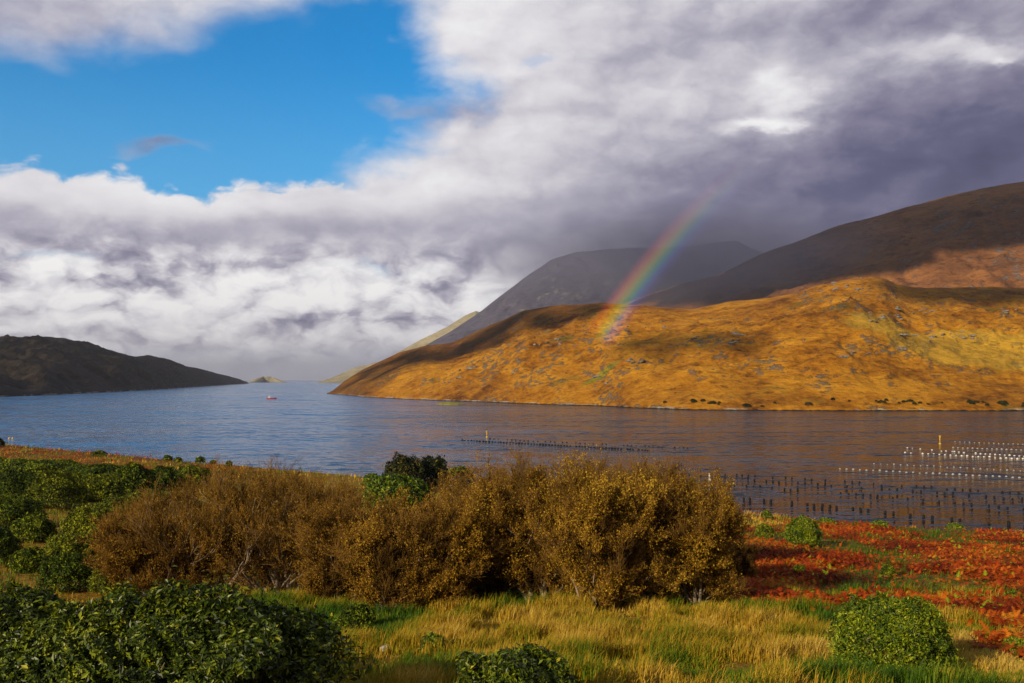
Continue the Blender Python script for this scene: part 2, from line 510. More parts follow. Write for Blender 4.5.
# ------------------------------------------------------------------ ground sheet
def build_ground():
    a = np.linspace(-1, 1, 461)
    a = np.sign(a) * (0.55 * np.abs(a) + 2.45 * np.abs(a) ** 5)
    ya = np.concatenate([np.linspace(-58, 8, 14)[:-1], np.geomspace(8, 330, 330), np.geomspace(340, 60000, 30)])
    A, Y = np.meshgrid(a, ya)
    X = A * (Y + 60)
    Z = ground_z(X, Y)
    br, gr, pale = cover(X, Y)
    mt, t = new_mat("ground_cover")
    pos = t.n('ShaderNodeNewGeometry').outputs['Position']
    n1 = t.noise(pos, 0.35, 8, 0.62)
    n2 = t.noise(pos, 2.4, 6, 0.65)
    n3 = t.noise(pos, 11.0, 4, 0.6)
    gold = t.ramp(n2, [(0.3, (0.10, 0.045, 0.006)), (0.5, (0.26, 0.14, 0.014)), (0.7, (0.40, 0.24, 0.03))])
    green = t.ramp(n2, [(0.3, (0.025, 0.045, 0.006)), (0.55, (0.085, 0.13, 0.013)), (0.75, (0.17, 0.21, 0.02))])
    rust = t.ramp(n2, [(0.3, (0.05, 0.010, 0.002)), (0.5, (0.20, 0.045, 0.005)), (0.72, (0.34, 0.09, 0.010))])
    col = t.mix(t.mul(t.attr('green'), t.smooth(n1, 0.35, 0.6)), gold, green)
    col = t.mix(t.attr('bracken'), col, rust)
    z = t.sep(pos)[2]
    stone = t.ramp(n2, [(0.35, (0.07, 0.06, 0.05)), (0.6, (0.34, 0.31, 0.27))])
    col = t.mix(t.smooth(t.add(z, t.mul(n2, 0.6)), 0.7, 1.2, 1.0, 0.0), col, stone)
    finish(t, col, 0.95, 0.1, bump=t.add(t.mul(n2, 0.25), t.mul(n3, 0.08)), bump_str=0.8)
    me = mesh_np("ground", np.stack([X.ravel(), Y.ravel(), Z.ravel()], 1), [grid_faces(len(ya), len(a))], mt,
                 {'bracken': br.ravel(), 'green': gr.ravel()}, smooth=True)
    return tag(link("ground", me), kind='structure')
build_ground()

# ------------------------------------------------------------------ water
def build_water():
    mt, t = new_mat("fjord_water")
    pos = t.n('ShaderNodeNewGeometry').outputs['Position']
    # the slope of wind ripples turns the surface normal directly; calmer and rougher lanes where the wind falls unevenly
    def slopes(sx, sy, seed):
        nd = t.n('ShaderNodeTexNoise', noise_dimensions='3D')
        t.put(nd.inputs['Vector'], t.vm('ADD', t.vm('MULTIPLY', pos, (sx, sy, 1)), (seed, 0, seed)))
        nd.inputs['Scale'].default_value = 1.0; nd.inputs['Detail'].default_value = 5; nd.inputs['Roughness'].default_value = 0.6
        return t.vm('SUBTRACT', nd.outputs['Color'], (0.5, 0.5, 0.5))
    lane = t.noise(t.vm('MULTIPLY', pos, (0.0035, 0.022, 1)), 1.0, 7, 0.66, 0.8)
    lane2 = t.noise(t.vm('MULTIPLY', pos, (0.0012, 0.006, 1)), 1.0, 5, 0.6, 0.5)
    gust = t.smooth(t.add(t.mul(lane, 0.65), t.mul(lane2, 0.35)), 0.42, 0.60)
    sl = t.vm('ADD', t.vm('MULTIPLY', slopes(0.25, 0.8, 0.0), (1.3, 2.9, 0)), t.vm('MULTIPLY', slopes(0.03, 0.12, 40.0), (0.7, 1.5, 0)))
    sc_ = t.add(0.55, t.mul(gust, 0.9))
    sl = t.vm('MULTIPLY', sl, t.xyz(sc_, sc_, 0.0))
    nrm = t.vm('NORMALIZE', t.vm('ADD', sl, (0, 0, 1)))
    col = t.mix(gust, (0.012, 0.085, 0.235), (0.026, 0.160, 0.40))
    # reflections painted as colour: sky blue on the fjord, hill brown in the bay
    wx, wy, _ = t.sep(pos)
    bay = t.add(t.add(wx, t.mul(wy, 0.10)), t.mul(t.sub(lane2, 0.5), 260.0))
    col = t.mix(t.smooth(bay, -60.0, 75.0, 0.0, 0.92), col, (0.020, 0.014, 0.012))
    p = finish(t, col, 0.12, 0.09)
    t.put(p.inputs['Normal'], nrm)
    p.inputs['IOR'].default_value = 1.33
    xs = np.array([-40000, -6000, -1500, 0, 1500, 6000, 40000.0])
    ysr = np.array([60.0, 150, 400, 1200, 4000, 12000, 58000])
    X, Y = np.meshgrid(xs, ysr)
    me = mesh_np("water", np.stack([X.ravel(), Y.ravel(), 0 * X.ravel()], 1), [grid_faces(len(ysr), len(xs))], mt)
    return tag(link("water", me), kind='structure')
build_water()

# ------------------------------------------------------------------ hills
HILLS = {}
def hill(name, ctrl, mat, back, ncol=420, nrow=120, power=0.85, amp=8.0, wav=120.0, seed=1, ridge_amp=0.3, base_z=-3.0, ridged=0.5, roll=0.0):
    """ctrl rows: (px, shore depth in metres or photo row as negative number, ridge row, ridge depth in metres)"""
    c = np.array([(p, (on_water(p, -s)[1] if s < 0 else s), CAM_Z + slope(p, rpy) * rd, rd) for p, s, rpy, rd in ctrl], float)
    px = np.linspace(c[0, 0], c[-1, 0], ncol)
    def sm(col):
        v = np.interp(px, c[:, 0], c[:, col])
        return v
    Ds, Zr, Dr = sm(1), sm(2), sm(3)
    u = (px - 512) / F / math.cos(PITCH)
    t = np.concatenate([[-0.03], np.linspace(0, 1, nrow) ** 1.1, 1 + np.linspace(0.06, 1, 24)])
    T, U = np.meshgrid(t, u, indexing='ij')
    DS, ZR, DR = (np.broadcast_to(q, T.shape) for q in (Ds, Zr, Dr))
    Y = np.where(T <= 1, DS + (DR - DS) * T, DR + (T - 1) * back)
    X = U * Y
    tc_ = np.clip(T, 0, 1)
    prof = tc_ ** power
    if roll:
        prof = prof + roll * np.sin(tc_ * math.pi * 2.0) * tc_ * (1 - tc_)
    Z = 0.2 + (ZR - 0.2) * prof
    bk = np.clip(T - 1, 0, 1)
    Z = np.where(T > 1, ZR * (1 - bk ** 1.4) + base_z * bk, Z)
    Z = np.where(T < 0, base_z, Z)
    f1 = fbm(X / wav, Y / wav, 6, seed) - 0.5
    f3 = fbm(X / wav * 5.5, Y / wav * 5.5, 5, seed + 90, ridged=True, gain=0.6) - 0.6
    f2 = fbm(X / wav * 1.3, Y / wav * 1.3, 6, seed + 50, ridged=True) - 0.6
    wgt = sstep(tc_, 0.0, 0.16) * (1 - (1 - ridge_amp) * np.exp(-((T - 1) / 0.13) ** 2))
    hgt = np.clip(ZR / max(1.0, float(Zr.max())), 0.12, 1)
    Z = Z + wgt * hgt * amp * ((1 - ridged) * f1 * 2 + ridged * f2 * 2 + 0.55 * f3)
    me = mesh_np(name, np.stack([X.ravel(), Y.ravel(), Z.ravel()], 1), [grid_faces(len(t), ncol)], mat, smooth=True)
    o = tag(link(name, me), kind='structure')
    HILLS[name] = o
    return o

gx, gy = on_water(612, 404.5)
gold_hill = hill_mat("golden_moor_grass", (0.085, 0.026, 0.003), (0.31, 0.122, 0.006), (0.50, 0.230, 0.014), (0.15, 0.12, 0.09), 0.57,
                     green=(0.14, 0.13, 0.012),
                     patches=[(430, 905, 26, 22, (0.22, 0.24, 0.02), 0.6), (345, 770, 90, 60, (0.52, 0.33, 0.035), 0.6), (gx, gy + 4, 26, 6, (0.13, 0.19, 0.015), 0.6), (-175, 1500, 190, 330, (0.085, 0.036, 0.010), 0.6), (10, 1420, 180, 90, (0.085, 0.036, 0.010), 0.6)])  # last two patches darken the left ridge to deepen its cloud shade
brown_hill = hill_mat("russet_moor", (0.095, 0.042, 0.018), (0.21, 0.086, 0.030), (0.32, 0.135, 0.040), (0.20, 0.18, 0.165), 0.4, scale=2.2, shore=False)
far_hill = hill_mat("haze_tinted_scree", (0.058, 0.053, 0.080), (0.082, 0.076, 0.110), (0.115, 0.105, 0.140), (0.2, 0.19, 0.19), 0.4, scale=5.0, shore=False)  # violet-blue haze tint is put into the mountain's colour
dark_hill = hill_mat("shade_darkened_heather", (0.010, 0.010, 0.009), (0.024, 0.020, 0.015), (0.045, 0.034, 0.022), (0.07, 0.065, 0.06), 0.35, scale=1.6, green=(0.03, 0.032, 0.012))  # heather darkened in colour to carry the headland's shade
pale_hill = hill_mat("pale_island_turf", (0.22, 0.19, 0.10), (0.34, 0.29, 0.16), (0.45, 0.38, 0.22), (0.35, 0.33, 0.3), 0.4, scale=3.0)

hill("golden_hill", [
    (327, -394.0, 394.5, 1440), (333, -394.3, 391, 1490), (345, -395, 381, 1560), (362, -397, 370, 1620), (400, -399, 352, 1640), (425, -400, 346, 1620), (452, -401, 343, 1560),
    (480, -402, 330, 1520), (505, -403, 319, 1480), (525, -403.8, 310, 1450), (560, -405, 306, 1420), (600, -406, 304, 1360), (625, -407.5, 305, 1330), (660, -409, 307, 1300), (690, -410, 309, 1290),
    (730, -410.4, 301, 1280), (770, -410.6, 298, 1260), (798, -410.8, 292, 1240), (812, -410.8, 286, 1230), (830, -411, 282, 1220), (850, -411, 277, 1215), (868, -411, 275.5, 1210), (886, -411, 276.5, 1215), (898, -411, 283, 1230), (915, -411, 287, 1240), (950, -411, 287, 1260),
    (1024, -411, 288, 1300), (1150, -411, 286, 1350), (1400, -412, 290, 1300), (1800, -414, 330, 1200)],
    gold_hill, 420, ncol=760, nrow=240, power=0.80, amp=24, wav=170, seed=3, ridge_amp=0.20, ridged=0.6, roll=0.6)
hill("russet_mountain", [
    (560, 1500, 330, 2900), (610, 1500, 309, 2850), (640, 1500, 298, 2800), (680, 1480, 284, 2750), (720, 1480, 274, 2700), (760, 1460, 254, 2650), (800, 1450, 240, 2600), (830, 1450, 229, 2580),
    (856, 1450, 221, 2560), (900, 1440, 209, 2500), (950, 1430, 196, 2450), (985, 1430, 188, 2420), (1024, 1430, 182, 2400), (1150, 1430, 165, 2400), (1400, 1430, 170, 2400), (1800, 1430, 240, 2400)],
    brown_hill, 1500, ncol=420, nrow=130, power=0.95, amp=75, wav=420, seed=14, ridge_amp=0.12)
hill("far_mountain", [
    (380, 3900, 372, 5400), (405, 3900, 356, 5450), (425, 3900, 346, 5500), (450, 3900, 332, 5550), (480, 3900, 313, 5600), (505, 3900, 293, 5600), (530, 3900, 275, 5600), (550, 3900, 262, 5600),
    (575, 3900, 253, 5600), (610, 3900, 248, 5650), (650, 3900, 247, 5700), (690, 3900, 246, 5700), (720, 3900, 243, 5650), (738, 3900, 242, 5600), (752, 3900, 249, 5550), (790, 3900, 262, 5500),
    (900, 3900, 290, 5400), (1100, 3900, 330, 5400)], far_hill, 2500, ncol=300, nrow=100, power=1.0, amp=190, wav=900, seed=23, ridge_amp=0.14)
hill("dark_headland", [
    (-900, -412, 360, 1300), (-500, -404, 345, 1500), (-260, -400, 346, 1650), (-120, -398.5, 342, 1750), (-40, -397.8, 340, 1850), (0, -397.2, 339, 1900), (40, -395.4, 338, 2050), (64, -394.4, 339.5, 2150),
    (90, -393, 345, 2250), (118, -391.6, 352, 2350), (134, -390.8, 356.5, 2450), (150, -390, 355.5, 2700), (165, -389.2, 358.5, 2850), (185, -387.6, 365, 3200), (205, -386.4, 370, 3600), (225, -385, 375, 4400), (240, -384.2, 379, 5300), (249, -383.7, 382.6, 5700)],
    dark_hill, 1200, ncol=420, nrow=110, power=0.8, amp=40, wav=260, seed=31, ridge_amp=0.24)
hill("distant_hill", [(318, -383.0, 382.0, 6900), (330, -383.0, 378.5, 7100), (345, -383.0, 372, 7300), (356, -383.0, 367, 7400), (366, -383.0, 365, 7500), (385, -383.0, 360, 7600), (420, 6600, 340, 7900), (445, 6600, 328, 8000), (466, 6600, 315, 8000), (476, 6600, 311, 8000), (500, 6600, 318, 8000), (540, 6600, 345, 8000)],
     pale_hill, 1500, ncol=160, nrow=50, power=0.9, amp=40, wav=700, seed=44, ridge_amp=0.15)
hill("island", [(248, -382.6, 382.4, 8100), (256, -382.5, 378.6, 8250), (264, -382.4, 376.2, 8300), (272, -382.4, 376.8, 8300), (280, -382.5, 380.0, 8250), (288, -382.6, 382.2, 8100)],
     pale_hill, 700, ncol=80, nrow=30, power=0.7, amp=12, wav=300, seed=52, ridge_amp=0.3)
hill("islet", [(436, -404.2, 404.1, 845), (441, -404.6, 402.5, 842), (450, -405.0, 402.0, 840), (458, -404.9, 402.6, 838), (466, -404.3, 404.2, 838)],
     hill_mat("islet_turf", (0.10, 0.11, 0.012), (0.26, 0.23, 0.02), (0.36, 0.30, 0.04), (0.3, 0.27, 0.22), 0.3, scale=0.2, shore=False), 20, ncol=60, nrow=16, power=0.6, amp=0.5, wav=8, seed=61)


# ------------------------------------------------------------------ vegetation materials
M_bark = plain_mat("grey_bark", (0.25, 0.19, 0.13), 0.9, 0.1, 0.45, 3.0)
M_twig = plain_mat("brown_twig", (0.14, 0.074, 0.014), 0.9, 0.1, 0.6, 0.5)
M_scrub = leaf_mat("autumn_leaf", [(0.0, (0.075, 0.036, 0.005)), (0.4, (0.23, 0.118, 0.008)), (0.75, (0.43, 0.240, 0.013)), (1.0, (0.60, 0.39, 0.03))], 0.6, 0.25, 0.2)
M_rhodo = leaf_mat("glossy_green_leaf", [(0.0, (0.012, 0.022, 0.002)), (0.45, (0.056, 0.092, 0.004)), (0.92, (0.26, 0.30, 0.012)), (1.0, (0.42, 0.38, 0.02))], 0.42, 0.35, 0.22)
M_bright = leaf_mat("bright_green_leaf", [(0.0, (0.022, 0.042, 0.003)), (0.45, (0.10, 0.165, 0.005)), (1.0, (0.44, 0.46, 0.016))], 0.45, 0.3, 0.25)
M_gorse = leaf_mat("dark_gorse_spray", [(0.0, (0.010, 0.020, 0.002)), (0.5, (0.055, 0.090, 0.003)), (1.0, (0.30, 0.34, 0.010))], 0.7, 0.2, 0.15)
M_olive = leaf_mat("olive_spray", [(0.0, (0.020, 0.030, 0.003)), (0.5, (0.10, 0.130, 0.005)), (1.0, (0.38, 0.38, 0.014))], 0.7, 0.2, 0.15)
M_pine = leaf_mat("dark_needle_spray", [(0.0, (0.009, 0.016, 0.004)), (0.5, (0.022, 0.034, 0.007)), (0.8, (0.07, 0.065, 0.012)), (1.0, (0.24, 0.155, 0.02))], 0.7, 0.2, 0.1)
M_rust = leaf_mat("rust_bush_leaf", [(0.0, (0.06, 0.018, 0.004)), (0.5, (0.20, 0.065, 0.010)), (1.0, (0.38, 0.15, 0.018))], 0.7, 0.2, 0.2)

def gz(x, y):
    return float(ground_z(np.array([x]), np.array([y]))[0])

# ------------------------------------------------------------------ leafy bushes
def lumpy_surface(n, w, d, h, rng, lobes, rough=0.25):
    """points through the outer shell of a knobbly w x d x h dome; returns P, outward N"""
    D = rand_dir(n, rng)
    D[:, 2] = np.where(D[:, 2] < -0.35, -D[:, 2], D[:, 2])
    k = math.sqrt(lobes) * 0.62
    sd_ = int(rng.integers(0, 9999))
    def knob(V, f, s):
        return fbm(V[:, 0] * f + 0.9 * V[:, 2] * f + s, V[:, 1] * f - 1.3 * V[:, 2] * f - s, 3, sd_ % 97 + s)
    amp = 0.25 + 0.5 * rough
    rad = 0.90 + amp * (knob(D, k, 3) - 0.5) * 1.1 + 0.5 * amp * (knob(D, k * 2.7, 11) - 0.5)
    # gaps between the knobs run deeper
    depth = rng.random(n) ** 2.2 * (0.20 + 0.25 * rough)
    rad = rad * (1 - depth)
    stray = rng.random(n) < 0.05
    rad = np.where(stray, rad * (1.02 + 0.16 * rng.random(n) ** 2), rad)
    P = D * rad[:, None]
    P = P * np.array([w / 2, d / 2, h * 0.68]) + np.array([0, 0, h * 0.32])
    keep = P[:, 2] > -0.02 * h
    return P[keep], D[keep]
def bush_mesh(name, w, d, h, n, leaf, mat, seed, lobes=16, rough=0.3, aspect=0.42, up=0.35, hi=1.0):
    rng = np.random.default_rng(seed)
    P, D = lumpy_surface(n, w, d, h, rng, lobes, rough)
    m = len(P)
    N = D * 0.55 + rand_dir(m, rng) * 0.55 + np.array([0, 0, up])
    N /= np.linalg.norm(N, axis=1, keepdims=True)
    T = np.cross(N, rand_dir(m, rng)) + D * 0.35
    L = leaf * rng.uniform(0.65, 1.3, m)
    V, Fq = leaves(P, N, T, L, L * aspect * rng.uniform(0.8, 1.2, m))
    patch = fbm(P[:, 0] / (w * 0.16) + seed, P[:, 1] / (w * 0.16) + P[:, 2] * 2 / h, 3, seed)
    var = np.clip(0.02 + 0.85 * rng.random(m) + 0.7 * (patch - 0.5), 0, 0.95)
    var = np.clip(var * hi, 0, 0.97)
    var = np.where(rng.random(m) < 0.012, 1.0, var)
    return mesh_np(name, V, [Fq], mat, {'var': np.repeat(var, 4)})
def stems_mesh(name, w, h, seed, n=9, r=0.03, mat=None):
    rng = np.random.default_rng(seed)
    P0, P1, R0, R1 = [], [], [], []
    for i in range(n):
        a = rng.uniform(0, 2 * math.pi); out = rng.uniform(0.15, 0.42)
        p = np.array([0.0, 0.0, -0.15])
        rr = r
        for s in range(3):
            q = p + np.array([math.cos(a) * w * out / 3, math.sin(a) * w * out / 3, h * 0.2]) + rng.normal(size=3) * 0.03 * h
            P0.append(p); P1.append(q); R0.append(rr); R1.append(rr * 0.7); rr *= 0.7
            for _ in range(2):
                dd = rng.normal(size=3) * 0.08 * h + np.array([0, 0, 0.05 * h])
                P0.append(q); P1.append(q + dd); R0.append(rr * 0.6); R1.append(rr * 0.25)
            p = q
    V, Fq = tubes(P0, P1, R0, R1, 4)
    return mesh_np(name, V, [Fq], mat or M_bark)
def bush(kind, px, base_py, wpx, hpx, mat, label, group=None, n=2500, leaf=0.2, lobes=14, depth=0.9, rough=0.3, aspect=0.42, seed=None, hi=1.0, cat="bush", at=None, stems=True):
    """a bush standing where the photo shows its foot; width and height of its outline given in photo pixels"""
    x, y = at if at else on_ground(px, base_py)
    s = y / F
    wm = wpx * s
    y += 0.40 * wm * depth * 0.5                      # the foot seen is the near edge
    x *= y / (y - 0.40 * wm * depth * 0.5)
    hm = hpx * s * 1.0
    seed = seed or int(px * 7 + base_py * 13)
    o = empty(kind, (x, y, gz(x, y) - 0.05), label, cat, group)
    link("foliage", bush_mesh("foliage", wm, wm * depth, hm, n, leaf, mat, seed, lobes, rough, aspect, hi=hi), o)
    if stems:
        link("stem", stems_mesh("stem", wm, hm, seed + 1, r=0.012 * max(wm, 1.0)), o)
    return o

# near bushes
bush("rhododendron_bush", 175, 745, 372, 127, M_rhodo, "widest dark glossy green bush filling the lower left corner below the brown thicket", n=90000, leaf=0.105, lobes=52, depth=0.75, rough=0.75, seed=101, at=(-4.6, 13.4))
bush("rhododendron_bush", 20, 690, 190, 104, M_rhodo, "dark glossy green bush behind the widest bush, cut by the left edge of the photo", n=36000, leaf=0.12, lobes=30, rough=0.5, seed=102, at=(-9.3, 18.2))
bush("rhododendron_bush", 508, 722, 122, 60, M_rhodo, "low dark green bush cut by the bottom edge in front of the pale grass", n=19000, leaf=0.105, lobes=9, rough=1.15, seed=103, at=(0.0, 15.4))
bush("rounded_bush", 891, 673, 128, 78, M_bright, "compact domed green bush standing in the golden grass at lower right", n=42000, leaf=0.085, lobes=40, rough=0.3, depth=0.9, seed=104)
bush("rounded_bush", 803, 547, 38, 31, M_bright, "small round bright green bush at the upper edge of the red bracken", n=11000, leaf=0.17, lobes=16, rough=0.3, seed=105)
bush("low_bush", 880, 529, 20, 9, M_bright, "tiny yellow green bush on the shore below the white floats", n=900, leaf=0.25, lobes=6)
bush("low_bush", 767, 521, 13, 11, M_gorse, "tiny dark green bush on the pale grassy bank", n=700, leaf=0.25, lobes=5)
bush("low_bush", 733, 517, 9, 8, M_gorse, "smallest dark bush on the shore edge beside the thicket", n=500, leaf=0.25, lobes=4)
bush("low_bush", 826, 525, 20, 7, M_bright, "flat yellow green bush just behind the small round bush", n=700, leaf=0.25, lobes=6)
bush("low_bush", 955, 531, 20, 8, M_bright, "flat yellow green bush by the pale shore stones", n=700, leaf=0.25, lobes=6)
bush("low_bush", 765, 540, 22, 17, M_olive, "small olive green bush in the shade left of the small round bush", n=1500, leaf=0.2, lobes=8)
bush("low_bush", 800, 577, 16, 14, M_olive, "little olive tuft of a bush in the middle of the red bracken", n=1200, leaf=0.16, lobes=7)
bush("low_bush", 888, 577, 16, 14, M_olive, "little dark olive bush among the bracken above the domed bush", n=1200, leaf=0.16, lobes=7)
bush("low_bush", 1012, 605, 26, 14, M_olive, "olive bush among the bracken at the right edge", n=1600, leaf=0.14, lobes=8)
bush("low_bush", 1016, 658, 26, 22, M_bright, "yellow green bush at the right edge beside the domed bush", n=2600, leaf=0.1, lobes=9)
bush("low_bush", 357, 630, 42, 26, M_gorse, "dark green bush at the foot of the thicket beside the widest bush", n=3500, leaf=0.12, lobes=12)
bush("low_bush", 371, 645, 30, 20, M_gorse, "small dark green bush in the wet grass below the thicket", n=2500, leaf=0.11, lobes=9)
bush("low_bush", 434, 655, 28, 24, M_bright, "small green bush in the pale grass above the bush at the bottom edge", n=2600, leaf=0.1, lobes=9, rough=0.6)
bush("low_bush", 455, 652, 20, 14, M_gorse, "tiny dark green bush beside a small green bush in the pale grass", n=1600, leaf=0.1, lobes=7)

# behind the thicket
bush("shore_pine", 404, 492, 44, 38, M_pine, "dark pine with yellowish top against the water", n=5200, leaf=0.55, lobes=15, rough=0.55, cat="tree")
bush("shore_pine", 432, 492, 34, 37, M_pine, "darkest rounded pine right of the yellowish topped pine", n=4200, leaf=0.55, lobes=12, rough=0.5, hi=0.7, cat="tree")
bush("green_bush", 459, 489, 34, 24, M_gorse, "green bush right of the dark pines above the thicket", n=1800, leaf=0.5, lobes=9)
bush("green_bush", 397, 506, 70, 32, M_bright, "broad green bush in front of the dark pines", n=8000, leaf=0.45, lobes=18, hi=0.75)
bush("green_bush", 372, 487, 20, 14, M_bright, "small green bush left of the yellowish topped pine", n=900, leaf=0.45, lobes=6, hi=0.8)
bush("slim_conifer", 692, 520, 15, 44, M_gorse, "slim green sapling rising above the right end of the thicket", n=2600, leaf=0.3, lobes=12, cat="tree")

# left slope: gorse and low bushes
LEFT = [  # px, base, width, height, material, label
    (30, 474, 100, 15, M_gorse, "long low dark gorse bush nearest the left shore strip"),
    (-25, 472, 70, 16, M_gorse, "dark gorse bush at the left edge under the shore strip"),
    (95, 481, 90, 16, M_gorse, "long dark gorse bush in the upper row, second from the left"),
    (160, 483, 64, 14, M_gorse, "dark gorse bush in the upper row, below the small shore bushes"),
    (20, 500, 62, 26, M_gorse, "dark green bush at the left edge below the upper row"),
    (57, 507, 58, 36, M_olive, "biggest rounded olive bush on the left slope, lit on top"),
    (101, 499, 46, 24, M_olive, "rounded bush right of the biggest olive bush"),
    (135, 492, 40, 28, M_gorse, "dark rounded bush behind the thicket on the left slope"),
    (163, 488, 36, 20, M_gorse, "dark bush right of the dark rounded bush on the left slope"),
    (192, 484, 38, 18, M_olive, "olive bush at the right end of the upper row near the thicket"),
    (10, 528, 60, 30, M_gorse, "dark bush at the left edge beside the bare yellow path"),
    (35, 540, 44, 24, M_gorse, "dark low bush left of the bare earth patch"),
    (-5, 562, 50, 34, M_gorse, "dark bush at the left edge above the glossy bushes"),
    (92, 532, 56, 26, M_olive, "olive bush right of the bare yellow path"),
    (118, 519, 50, 22, M_olive, "broad olive bush between the path and the thicket"),
    (75, 566, 60, 32, M_olive, "olive bush on the left slope above the widest glossy bush"),
    (110, 556, 52, 32, M_olive, "tall olive bush touching the left side of the thicket"),
    (28, 571, 34, 22, M_gorse, "small dark bush below the bare earth patch"),
    (70, 590, 60, 34, M_gorse, "dark green bush directly behind the widest glossy bush"),
    (120, 592, 60, 34, M_olive, "reddish olive bush in front of the left end of the thicket"),
    (150, 508, 44, 18, M_olive, "low olive bush at the upper left corner of the thicket"),
]
rr0 = random.Random(77)
for (a, b, c, d, mt, lb) in LEFT:
    ln = max(0.16, on_ground(max(a, 1), b)[1] / F * 2.8)
    bush("gorse_bush" if mt is M_gorse else "olive_bush", a, b + 2, c * 1.05, d * 1.1, mt, lb, group="bushes on the left slope", n=int(3500 + c * 110), leaf=ln, lobes=13, rough=0.6, depth=0.9, hi=rr0.uniform(0.7, 1.2))
SHORE = [(37, 446, 6, 5, "tiny shore bush nearest the left point"), (75, 449, 10, 6, "first dark shore bush right of the tiny one"), (85, 451, 5, 4, "second dark shore bush, low"),
         (99, 456, 15, 6, "widest dark bush on the left shore strip"), (168, 461, 10, 6, "dark shore bush above the upper row of gorse"), (178, 462, 7, 5, "small shore bush beside another above the gorse"),
         (200, 463, 10, 6, "round dark shore bush near the thicket"), (213, 464, 6, 4, "tiny shore bush next to a round dark one"), (229, 466, 6, 5, "last tiny shore bush before the thicket")]
for (a, b, c, d, lb) in SHORE:
    bush("shore_bush", a, b, c, d, M_gorse, lb, group="little bushes along the left shore", n=420, leaf=0.5, lobes=9, rough=0.9, stems=False)

